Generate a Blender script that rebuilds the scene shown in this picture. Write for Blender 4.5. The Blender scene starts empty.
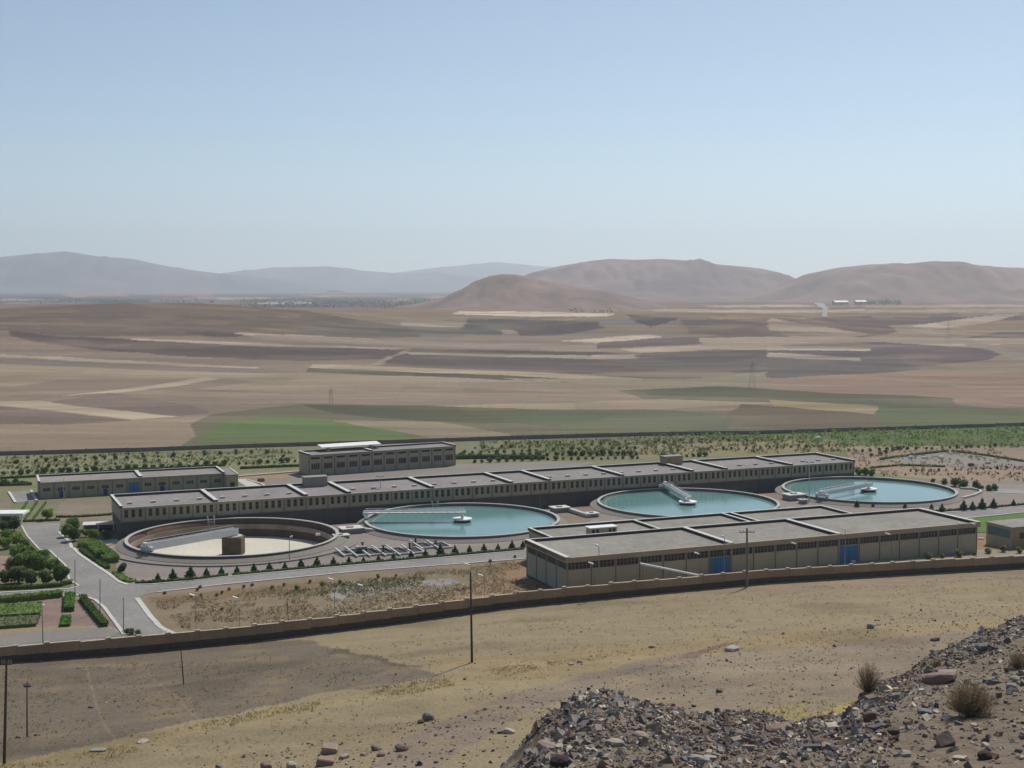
import bpy, bmesh, math, random
import numpy as np
from mathutils import Vector, Matrix
R = math.radians
random.seed(7); rng = np.random.default_rng(11)
SC = bpy.context.scene
COL = SC.collection

# ------------------------------------------------------------------ camera, light, exposure
F, HOR, CH = 1330.0, 287.0, 55.0            # focal length in px, horizon row, eye height
PITCH = math.atan((384 - HOR) / F)
cam_d = bpy.data.cameras.new('camera'); cam = bpy.data.objects.new('camera', cam_d); COL.objects.link(cam)
cam.location = (0, 0, CH); cam.rotation_euler = (R(90) - PITCH, 0, 0)
cam_d.sensor_width = 36; cam_d.lens = F / 1024 * 36; cam_d.clip_start = 0.5; cam_d.clip_end = 90000
SC.camera = cam
SUN_EL, SUN_AZ = R(52), R(28)               # azimuth from +Y towards +X
w = bpy.data.worlds.new('World'); SC.world = w; w.use_nodes = True
nt = w.node_tree; bg = nt.nodes['Background']
sky = nt.nodes.new('ShaderNodeTexSky'); sky.sky_type = 'NISHITA'; sky.sun_disc = False
sky.sun_elevation = SUN_EL; sky.sun_rotation = SUN_AZ; sky.altitude = 1500
sky.air_density = 0.75; sky.dust_density = 1.3; sky.ozone_density = 1.0
tn = nt.nodes.new('ShaderNodeVectorMath'); tn.operation = 'MULTIPLY'; tn.inputs[1].default_value = (.98, 1.03, .93)   # the camera's slightly cyan white balance
nt.links.new(sky.outputs[0], tn.inputs[0]); nt.links.new(tn.outputs[0], bg.inputs[0]); bg.inputs[1].default_value = 0.086
sl = bpy.data.lights.new('sun', 'SUN'); so = bpy.data.objects.new('sun', sl); COL.objects.link(so)
sl.energy = 3.1; sl.angle = R(0.6); sl.color = (1.0, 0.955, 0.89)
sd = Vector((math.sin(SUN_AZ) * math.cos(SUN_EL), math.cos(SUN_AZ) * math.cos(SUN_EL), math.sin(SUN_EL)))
so.rotation_euler = sd.to_track_quat('Z', 'Y').to_euler(); so.location = (60, 100, 300)
SC.view_settings.view_transform = 'Standard'; SC.view_settings.look = 'None'
SC.view_settings.exposure = 0.40; SC.view_settings.gamma = 1; SC.view_settings.use_curve_mapping = False
SC.render.engine = 'CYCLES'
SC.cycles.volume_bounces = 1
HAZE = 7.6e-5

# ------------------------------------------------------------------ projection helpers
CP, SP = math.cos(PITCH), math.sin(PITCH)
def ray(px, py):
    a = (px - 512) / F; b = -(py - 384) / F
    return np.array([a, CP + b * SP, -SP + b * CP])
def P(px, py, z=0.0):
    r = ray(px, py); k = (z - CH) / r[2]
    return np.array([r[0] * k, r[1] * k, z])
def AT(px, py, d):                         # point at depth y=d on the ray
    r = ray(px, py); k = d / r[1]
    return np.array([r[0] * k, d, CH + r[2] * k])
def project(x, y, z):
    zz = z - CH
    fw = y * CP - zz * SP; up = y * SP + zz * CP
    return 512 + F * x / fw, 384 - F * up / fw
UX = np.array([.918, .396]); UX = UX / np.linalg.norm(UX); UN = np.array([-UX[1], UX[0]])   # the plant's own axes
def XY(s, t): return UX * s + UN * t
def ST(p): return float(np.dot(p[:2], UX)), float(np.dot(p[:2], UN))

# ------------------------------------------------------------------ ground height
wall_px = [(-260, 690, 0), (-120, 678, 0), (0, 663, 0), (128, 653.5, -.4), (256, 641, -.3), (384, 625, .4), (512, 607.5, 1.2), (640, 595, 1.6),
           (768, 583, 1.8), (900, 575, 1.8), (1024, 568, 1.5), (1160, 560, 1.4), (1300, 553, 1.4)]
WB = np.array([P(a, b, c) for a, b, c in wall_px])
def yw(x): return np.interp(x, WB[:, 0], WB[:, 1])
def zw(x): return np.interp(x, WB[:, 0], WB[:, 2])
sum_s4 = float(np.dot((95.6, 353.6), UX))
def sst(a, b, v):
    t = np.clip((v - a) / (b - a), 0, 1); return t * t * (3 - 2 * t)
LOW = -2.7
def smax(a, b, k):
    h = np.clip(0.5 + 0.5 * (a - b) / k, 0, 1)
    return b * (1 - h) + a * h + k * h * (1 - h)
_ph = rng.uniform(0, 6.28, (40, 2)); _dr = rng.uniform(0, 6.28, 40)
def fbm(x, y, L, octs=4, seed=0, gain=.5):
    out = 0 * x; a = 1.0
    for o in range(octs):
        for j in range(3):
            i = (seed * 7 + o * 3 + j) % 40
            c, s_ = math.cos(_dr[i]), math.sin(_dr[i])
            k = 6.283 / (L * (1 + .3 * j))
            out = out + a * np.sin((x * c + y * s_) * k + _ph[i, 0] + 1.7 * np.sin((x * s_ - y * c) * k * .6 + _ph[i, 1])) / 3
        L *= .5; a *= gain
    return out
TANKS = [(-60.6, 286.1), (-11.6, 307.3), (44.3, 332.1), (95.6, 353.6)]
TR = 22.7
crest_px = np.array([0, 250, 400, 480, 515, 545, 575, 600, 640, 680, 720, 780, 850, 868, 880, 905, 930, 960, 990, 1024, 1150, 1400])
crest_y = np.array([1100, 1000, 880, 800, 764, 725, 702, 692, 706, 718, 723, 727, 726, 706, 694, 683, 668, 652, 638, 622, 590, 580])
crest_d = np.array([44, 44, 44, 44, 44, 44, 45, 45, 46, 47, 47, 48, 50, 50, 51, 53, 55, 58, 60, 62, 66, 70])
def G(x, y):
    x = np.asarray(x, float); y = np.asarray(y, float)
    x, y = np.broadcast_arrays(x, y)
    q = y - yw(x); z0 = zw(x)
    # outside the near wall: the slope that climbs to the viewpoint
    zo = z0 + .125 * np.maximum(-q - 3, 0) + .0 + .25 * fbm(x, y, 26, 3, 1) * sst(2, 25, -q)
    l1 = 53.4 - .46 * y
    base = smax(zo, l1, 6)
    u = 512 + F * x / np.maximum(y, 1)
    cy = np.interp(u, crest_px, crest_y); cd = np.interp(u, crest_px, crest_d)
    zc = CH - cd * (cy - HOR) / F
    a = y / cd
    z33 = np.minimum(CH - 31 * (790 - HOR) / F, 60)
    zn = np.where(y < 31, 53.4 + (CH - 31 * .39 - 53.4) * (y / 31), (CH - 31 * .39) + (zc - (CH - 31 * .39)) * (y - 31) / (cd - 31))
    zn = np.where(y < cd, zn, zc - .62 * (y - cd))
    zn = zn + (.16 * fbm(x, y, 5, 4, 2)) * sst(5, 25, y)
    out_h = np.where(y < 110, smax(base, np.minimum(zn, 54), .25), base)
    # inside the compound
    W = 13 + 34 * sst(25, 75, x)
    s = x * UX[0] + y * UX[1]; t = x * UN[0] + y * UN[1]
    left = 1 - sst(35, 62, s - 0)            # west of the first tank the ground falls away gently
    t0 = 296 * (1 - left) + 288 * left; t1 = 306 * (1 - left) + 309 * left
    e = sst(sum_s4 + 16, sum_s4 + 34, s); t0 = t0 + 14 * e; t1 = t1 + 16 * e
    d = np.clip((t - t0) / (t1 - t0), 0, 1); d = d * d * (3 - 2 * d)
    zi = z0 * (1 - sst(0, W, q)) + LOW * d
    zi = zi + .35 * fbm(x, y, 9, 3, 4) * sst(3, 8, q) * (1 - sst(18, 26, q)) * sst(-62, -50, x) * (1 - sst(-4, 4, x))
    far = sst(560, 900, y)
    zi = zi + far * (4.5 * fbm(x, y, 800, 3, 5) + 1)
    zi = zi + 37 * np.exp(-((x + 470) / 330) ** 2 - ((y - 1750) / 430) ** 2)
    zi = zi + 24 * np.exp(-((x - 700) / 420) ** 2 - ((y - 2300) / 300) ** 2) + 19 * np.exp(-((x - 260) / 260) ** 2 - ((y - 1850) / 220) ** 2)
    return np.where(q < 0, out_h, zi)
def g1(x, y): return float(G(np.array([x]), np.array([y]))[0])
def PG(px, py):
    z = 0.0
    for _ in range(12):
        p = P(px, py, z); z = .5 * z + .5 * g1(p[0], p[1])
    p = P(px, py, z); return np.array([p[0], p[1], g1(p[0], p[1])])

# ------------------------------------------------------------------ materials
def lin(c): 
    c = np.array(c, float) / 255; return np.where(c <= .04045, c / 12.92, ((c + .055) / 1.055) ** 2.4)
def new_mat(name):
    m = bpy.data.materials.new(name); m.use_nodes = True
    return m, m.node_tree, m.node_tree.nodes['Principled BSDF']
def noise_mat(name, col, rough=.85, scale=1.0, amp=.25, scale2=None, spec=.25, bump=0.0, metallic=0, tint=None, rnd=0.0):
    """procedural colour: two noise octaves of wear around one base colour"""
    m, t, b = new_mat(name); N = t.nodes; L = t.links
    tc = N.new('ShaderNodeTexCoord')
    n1 = N.new('ShaderNodeTexNoise'); n1.inputs['Scale'].default_value = scale; n1.inputs['Detail'].default_value = 6
    L.new(tc.outputs['Object'], n1.inputs['Vector'])
    n2 = N.new('ShaderNodeTexNoise'); n2.inputs['Scale'].default_value = (scale2 or scale * 9); n2.inputs['Detail'].default_value = 3
    L.new(tc.outputs['Object'], n2.inputs['Vector'])
    ad = N.new('ShaderNodeMath'); ad.operation = 'ADD'; L.new(n1.outputs[0], ad.inputs[0]); L.new(n2.outputs[0], ad.inputs[1])
    last = ad.outputs[0]
    if rnd:
        oi = N.new('ShaderNodeObjectInfo'); mm = N.new('ShaderNodeMath'); mm.operation = 'MULTIPLY_ADD'
        L.new(oi.outputs['Random'], mm.inputs[0]); mm.inputs[1].default_value = rnd; L.new(last, mm.inputs[2]); 
        sb = N.new('ShaderNodeMath'); sb.operation = 'SUBTRACT'; L.new(mm.outputs[0], sb.inputs[0]); sb.inputs[1].default_value = rnd / 2; last = sb.outputs[0]
    mr = N.new('ShaderNodeMapRange'); L.new(last, mr.inputs[0])
    mr.inputs[1].default_value = .6; mr.inputs[2].default_value = 1.4; mr.inputs[3].default_value = 0; mr.inputs[4].default_value = 1
    mx = N.new('ShaderNodeMix'); mx.data_type = 'RGBA'; L.new(mr.outputs[0], mx.inputs[0])
    c = np.array(col); c2 = np.array(tint if tint is not None else col)
    mx.inputs[6].default_value = (*(c * (1 - amp)), 1); mx.inputs[7].default_value = (*np.minimum(c2 * (1 + amp), .95), 1)
    L.new(mx.outputs[2], b.inputs['Base Color'])
    b.inputs['Roughness'].default_value = rough; b.inputs['Specular IOR Level'].default_value = spec; b.inputs['Metallic'].default_value = metallic
    if bump:
        bp = N.new('ShaderNodeBump'); bp.inputs['Strength'].default_value = bump; bp.inputs['Distance'].default_value = .1
        L.new(n2.outputs[0], bp.inputs['Height']); L.new(bp.outputs[0], b.inputs['Normal'])
    return m
def leaf_mat(name, c1, c2, rnd=.8):
    m, t, b = new_mat(name); N = t.nodes; L = t.links
    ge = N.new('ShaderNodeNewGeometry'); oi = N.new('ShaderNodeObjectInfo')
    ad = N.new('ShaderNodeMath'); ad.operation = 'MULTIPLY_ADD'
    L.new(ge.outputs['Random Per Island'], ad.inputs[0]); ad.inputs[1].default_value = 1 - rnd / 2
    mm = N.new('ShaderNodeMath'); mm.operation = 'MULTIPLY'; L.new(oi.outputs['Random'], mm.inputs[0]); mm.inputs[1].default_value = rnd / 2
    L.new(mm.outputs[0], ad.inputs[2])
    mx = N.new('ShaderNodeMix'); mx.data_type = 'RGBA'; L.new(ad.outputs[0], mx.inputs[0])
    mx.inputs[6].default_value = (*c1, 1); mx.inputs[7].default_value = (*c2, 1)
    L.new(mx.outputs[2], b.inputs['Base Color']); b.inputs['Roughness'].default_value = .7; b.inputs['Specular IOR Level'].default_value = .2
    tr = N.new('ShaderNodeBsdfTranslucent'); L.new(mx.outputs[2], tr.inputs[0])
    ms = N.new('ShaderNodeMixShader'); ms.inputs[0].default_value = .42
    L.new(b.outputs[0], ms.inputs[1]); L.new(tr.outputs[0], ms.inputs[2]); L.new(ms.outputs[0], t.nodes['Material Output'].inputs[0])
    return m
def attr_mat(name, scales, amp=.3, rough=.95, bump=.0, stretch=None, k=1.0):
    """colour from the mesh's own base-colour attribute, broken up by world-space noise"""
    m, t, b = new_mat(name); N = t.nodes; L = t.links
    at = N.new('ShaderNodeAttribute'); at.attribute_name = 'Col'
    tc = N.new('ShaderNodeTexCoord'); acc = None
    for i, (sc, wgt) in enumerate(scales):
        n = N.new('ShaderNodeTexNoise'); n.inputs['Scale'].default_value = sc; n.inputs['Detail'].default_value = 5; n.inputs['Roughness'].default_value = .6
        src = tc.outputs['Object']
        if stretch and stretch[i]:
            mp = N.new('ShaderNodeMapping'); mp.inputs['Scale'].default_value = stretch[i]; L.new(src, mp.inputs[0]); src = mp.outputs[0]
        L.new(src, n.inputs['Vector'])
        sm = N.new('ShaderNodeMath'); sm.operation = 'SUBTRACT'; L.new(n.outputs[0], sm.inputs[0]); sm.inputs[1].default_value = .5
        mu = N.new('ShaderNodeMath'); mu.operation = 'MULTIPLY_ADD'; L.new(sm.outputs[0], mu.inputs[0]); mu.inputs[1].default_value = wgt
        if acc is None: mu.inputs[2].default_value = 1.0
        else: L.new(acc, mu.inputs[2])
        acc = mu.outputs[0]
    vm = N.new('ShaderNodeVectorMath'); vm.operation = 'SCALE'; L.new(at.outputs['Color'], vm.inputs[0]); L.new(acc, vm.inputs['Scale'])
    L.new(vm.outputs[0], b.inputs['Base Color']); b.inputs['Roughness'].default_value = rough; b.inputs['Specular IOR Level'].default_value = .1
    if bump:
        nb = N.new('ShaderNodeTexNoise'); nb.inputs['Scale'].default_value = 2.2; nb.inputs['Detail'].default_value = 8; L.new(tc.outputs['Object'], nb.inputs['Vector'])
        bp = N.new('ShaderNodeBump'); bp.inputs['Strength'].default_value = bump; bp.inputs['Distance'].default_value = .25
        L.new(nb.outputs[0], bp.inputs['Height']); L.new(bp.outputs[0], b.inputs['Normal'])
    return m
M = {}
M['terrain'] = attr_mat('terrain soil', [(.004, .35), (.03, .45), (.12, .5), (.35, .40), (2.4, .75), (7, .5)], bump=.7, stretch=[(1, 4, 1), (.25, 2.2, 1), (.25, 1.6, 1), None, None, None])
M['hills'] = attr_mat('hill rock', [(.0012, .5), (.006, .5)], rough=1, stretch=[None, None])
M['rocks'] = attr_mat('rubble stone', [(3, .5), (14, .5)], bump=.3)
M['panel'] = noise_mat('concrete panel', (.37, .315, .23), .9, .35, .14, 3)
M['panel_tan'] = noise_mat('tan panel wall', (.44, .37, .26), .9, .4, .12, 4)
M['panel_end'] = noise_mat('shade toned end panel', (.33, .31, .25), .9, .4, .12, 4)  # greyer than the tan panel: end wall shade put into the colour
M['dark_base'] = noise_mat('dark lower wall', (.105, .098, .095), .9, .4, .2, 3)  # darker tone for the lower part of building walls
M['fascia'] = noise_mat('brown fascia', (.36, .29, .21), .9, .4, .12, 4)
M['pil'] = noise_mat('pilaster concrete', (.22, .195, .15), .9, .6, .15, 5)
M['pil_light'] = noise_mat('light pilaster concrete', (.28, .26, .22), .9, .6, .15, 5)
M['roof'] = noise_mat('roof felt', (.25, .228, .198), .95, .10, .24, .8)
M['roof_b'] = noise_mat('roof felt violet grey', (.235, .21, .198), .95, .10, .26, .8)
M['parapet'] = noise_mat('pale parapet coping', (.55, .54, .50), .85, .3, .12, 4)
M['parapet_dark'] = noise_mat('painted shade and black parts', (.05, .048, .045), .9, .3, .2, 4)  # shade of the parapet sides as near-black colour; also wheels and piers
M['white'] = noise_mat('white paint', (.74, .74, .71), .6, .8, .08, 6)
M['offwhite'] = noise_mat('weathered white steel', (.66, .66, .64), .5, .9, .12, 6, spec=.4)
M['conc'] = noise_mat('pale concrete', (.46, .44, .39), .9, .4, .16, 4)
M['conc_g'] = noise_mat('grey concrete', (.27, .26, .24), .9, .4, .16, 4)
M['asphalt'] = noise_mat('worn asphalt', (.235, .22, .203), .95, .12, .26, 1.1)
M['yard'] = noise_mat('gravel paving', (.215, .19, .165), .95, .1, .14, 1.6)
M['wallcap'] = noise_mat('tan wall coping', (.42, .36, .27), .9, .5, .2, 3)
M['kerb'] = noise_mat('kerb stone', (.50, .48, .43), .9, .5, .18, 3)
M['glass'] = noise_mat('dark window glass', (.012, .014, .018), .35, .5, .2, 2, spec=.5)
M['glass_b'] = noise_mat('blue grey window glass', (.022, .028, .045), .3, .5, .3, 2, spec=.5)
M['glass_teal'] = noise_mat('teal window glass', (.06, .15, .17), .3, .5, .2, 2, spec=.5)
M['blue'] = noise_mat('blue painted steel', (.05, .17, .33), .6, .8, .12, 5)
M['blue_d'] = noise_mat('dark blue painted steel', (.02, .06, .16), .6, .8, .12, 5)
M['brick'] = noise_mat('brown brick wall', (.34, .235, .15), .95, .22, .34, 4)
M['wall_low'] = noise_mat('dark lower band of wall', (.09, .07, .06), .95, .5, .25, 4)
M['farwall'] = noise_mat('grey mud wall', (.20, .175, .135), .95, .3, .2, 4)
M['tank_in'] = noise_mat('stained tank lining', (.13, .08, .058), .95, .25, .35, 2.2)
M['launder'] = noise_mat('launder concrete', (.26, .21, .165), .95, .25, .35, 2.2)
M['tank_floor'] = noise_mat('cream tank floor', (.58, .54, .44), .9, .12, .12, 1.2)
M['rim'] = noise_mat('tank rim concrete', (.40, .39, .36), .9, .3, .15, 3)
M['tank_out'] = noise_mat('tank outer concrete', (.17, .155, .14), .9, .3, .2, 3)
M['pole'] = noise_mat('dark timber pole', (.075, .062, .055), .9, 2, .2, 8)
M['pole_c'] = noise_mat('grey concrete pole', (.20, .18, .17), .9, 2, .15, 8)
M['lamp_pole'] = noise_mat('grey lamp post steel', (.26, .27, .27), .6, 2, .1, 8, spec=.4)
M['mast'] = noise_mat('pale galvanised mast', (.45, .46, .47), .5, 2, .1, 8, spec=.4)
M['brown_pier'] = noise_mat('brown stained pier', (.12, .085, .055), .95, .8, .4, 3)
M['soilred'] = noise_mat('red soil', (.24, .16, .12), .95, .5, .2, 4)
M['leaf_dark'] = leaf_mat('dark leaves', (.065, .11, .035), (.14, .205, .065))
M['leaf_mid'] = leaf_mat('mid green leaves', (.12, .20, .055), (.24, .33, .09))
M['leaf_light'] = leaf_mat('yellow green leaves', (.17, .25, .055), (.32, .40, .10))
M['leaf_lawn'] = leaf_mat('bright clipped leaves', (.055, .14, .018), (.10, .22, .035))
M['lawn'] = noise_mat('mown lawn', (.085, .15, .03), .95, .3, .25, 3)
M['leaf_olive'] = leaf_mat('dusty olive leaves', (.13, .15, .07), (.24, .25, .125))
M['leaf_con'] = leaf_mat('conifer needles', (.05, .085, .05), (.09, .135, .075))
M['dry'] = leaf_mat('dry straw', (.26, .20, .12), (.40, .32, .20))
M['dry_y'] = leaf_mat('yellow straw', (.26, .21, .10), (.38, .31, .16))
M['twig'] = leaf_mat('dry twigs', (.38, .30, .2), (.55, .46, .32))
M['bark'] = noise_mat('bark', (.12, .085, .06), .95, 3, .2, 9)
def water_mat():
    m, t, b = new_mat('turquoise water'); N = t.nodes; L = t.links
    tc = N.new('ShaderNodeTexCoord')
    n = N.new('ShaderNodeTexNoise'); n.inputs['Scale'].default_value = .09; n.inputs['Detail'].default_value = 4; L.new(tc.outputs['Object'], n.inputs['Vector'])
    mx = N.new('ShaderNodeMix'); mx.data_type = 'RGBA'; L.new(n.outputs[0], mx.inputs[0])
    mx.inputs[6].default_value = (.105, .215, .20, 1); mx.inputs[7].default_value = (.15, .285, .27, 1)
    L.new(mx.outputs[2], b.inputs['Base Color']); b.inputs['Roughness'].default_value = .12; b.inputs['IOR'].default_value = 1.33
    n2 = N.new('ShaderNodeTexNoise'); n2.inputs['Scale'].default_value = 1.6; n2.inputs['Detail'].default_value = 3; L.new(tc.outputs['Object'], n2.inputs['Vector'])
    bp = N.new('ShaderNodeBump'); bp.inputs['Strength'].default_value = .12; bp.inputs['Distance'].default_value = .1
    L.new(n2.outputs[0], bp.inputs['Height']); L.new(bp.outputs[0], b.inputs['Normal'])
    return m
M['water'] = water_mat()

# ------------------------------------------------------------------ mesh helpers
class Fr:                                   # local frame: a along, b depth, c up
    def __init__(s, o, a=(1, 0), z=0.0):
        s.o = np.array(o[:2], float); s.a = np.array(a, float) / np.hypot(*a); s.b = np.array([-s.a[1], s.a[0]]); s.z = z
    def __call__(s, a, b, c):
        p = s.o + s.a * a + s.b * b; return (p[0], p[1], s.z + c)
ID = Fr((0, 0))
class MB:
    def __init__(s): s.v = []; s.f = []
    def quad(s, *p):
        n = len(s.v); s.v += [tuple(q) for q in p]; s.f.append(tuple(range(n, n + len(p)))); return s
    def box(s, a0, a1, b0, b1, c0, c1, fr=ID):
        n = len(s.v)
        for c in (c0, c1):
            for a, b in ((a0, b0), (a1, b0), (a1, b1), (a0, b1)): s.v.append(fr(a, b, c))
        for q in ((3, 2, 1, 0), (4, 5, 6, 7), (0, 1, 5, 4), (1, 2, 6, 5), (2, 3, 7, 6), (3, 0, 4, 7)): s.f.append(tuple(n + i for i in q))
        return s
    def tube(s, p, q, r0, r1=None, n=8, cap=True):
        r1 = r0 if r1 is None else r1
        p = Vector(p); q = Vector(q); d = (q - p).normalized(); u = d.orthogonal().normalized(); v = d.cross(u); k = len(s.v)
        for c, r in ((p, r0), (q, r1)):
            for i in range(n):
                a = 6.28318 * i / n; s.v.append(tuple(c + u * math.cos(a) * r + v * math.sin(a) * r))
        for i in range(n):
            j = (i + 1) % n; s.f.append((k + i, k + j, k + n + j, k + n + i))
        if cap: s.f.append(tuple(k + n + i for i in range(n))); s.f.append(tuple(k + i for i in reversed(range(n))))
        return s
    def beam(s, p, q, w, h):                # rectangular bar, h vertical
        p = Vector(p); q = Vector(q); d = (q - p).normalized(); sd_ = d.cross(Vector((0, 0, 1))).normalized() * w / 2; up = sd_.cross(d).normalized() * h / 2
        n = len(s.v)
        for c in (p, q):
            for e in (-sd_ - up, sd_ - up, sd_ + up, -sd_ + up): s.v.append(tuple(c + e))
        for f in ((0, 1, 2, 3), (7, 6, 5, 4), (0, 4, 5, 1), (1, 5, 6, 2), (2, 6, 7, 3), (3, 7, 4, 0)): s.f.append(tuple(n + i for i in f))
        return s
    def ring(s, c, prof, n=128):            # revolve a closed profile [(r,z)] around c
        k = len(s.v); m = len(prof)
        for i in range(n):
            a = 6.28318530718 * i / n
            for r, z in prof: s.v.append((c[0] + r * math.cos(a), c[1] + r * math.sin(a), z))
        for i in range(n):
            j = (i + 1) % n
            for q in range(m):
                q2 = (q + 1) % m; s.f.append((k + i * m + q, k + j * m + q, k + j * m + q2, k + i * m + q2))
        return s
    def disc(s, c, r, z, n=128):
        k = len(s.v)
        for i in range(n):
            a = 6.28318530718 * i / n; s.v.append((c[0] + r * math.cos(a), c[1] + r * math.sin(a), z))
        s.f.append(tuple(range(k, k + n))); return s
    def build(s, name, mat, parent=None, smooth=False, loc=None):
        me = bpy.data.meshes.new(name)
        off = np.array(parent.location if parent is not None else (loc if loc is not None else (0, 0, 0)))
        if parent is not None and parent.parent is not None: off = off + np.array(parent.parent.location)
        if parent is not None and parent.type == 'MESH' and parent.parent is not None: off = np.array(parent.parent.location)
        v = np.array(s.v, float) - off
        me.from_pydata([tuple(p) for p in v], [], s.f); me.update()
        me.materials.append(mat)
        if smooth: me.polygons.foreach_set('use_smooth', [True] * len(me.polygons))
        o = bpy.data.objects.new(name, me); COL.objects.link(o)
        if parent is not None: o.parent = parent
        elif loc is not None: o.location = loc
        return o
def tag(o, label=None, cat=None, group=None, kind=None):
    if label: o['label'] = label
    if cat: o['category'] = cat
    if group: o['group'] = group
    if kind: o['kind'] = kind
    return o
def thing(name, loc, label, cat, group=None):
    o = bpy.data.objects.new(name, None); COL.objects.link(o); o.location = [float(v) for v in loc]; o.empty_display_size = .5
    return tag(o, label, cat, group)
def copy_tree(o, parent=None):
    c = o.copy(); COL.objects.link(c)
    if parent: c.parent = parent
    for ch in list(o.children): copy_tree(ch, c)
    return c
ORD = ['', 'second', 'third', 'fourth', 'fifth', 'sixth', 'seventh', 'eighth', 'ninth', 'tenth', 'eleventh', 'twelfth', 'thirteenth', 'fourteenth', 'fifteenth',
       'sixteenth', 'seventeenth', 'eighteenth', 'nineteenth', 'twentieth', 'twenty-first', 'twenty-second', 'twenty-third', 'twenty-fourth', 'twenty-fifth',
       'twenty-sixth', 'twenty-seventh', 'twenty-eighth', 'twenty-ninth', 'thirtieth', 'thirty-first', 'thirty-second', 'thirty-third', 'thirty-fourth', 'thirty-fifth']
def nth(i, what): return ('first' if i == 0 else ORD[i]) + ' ' + what

# ------------------------------------------------------------------ terrain sheet with land-use colours
def inpoly(px, py, poly):
    ins = np.zeros(px.shape, bool); n = len(poly); j = n - 1
    for i in range(n):
        xi, yi = poly[i]; xj, yj = poly[j]
        if yi != yj:
            c = ((yi > py) != (yj > py)) & (px < (xj - xi) * (py - yi) / (yj - yi) + xi); ins ^= c
        j = i
    return ins
def strip(pts_top, pts_bot): return pts_top + pts_bot[::-1]
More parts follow.
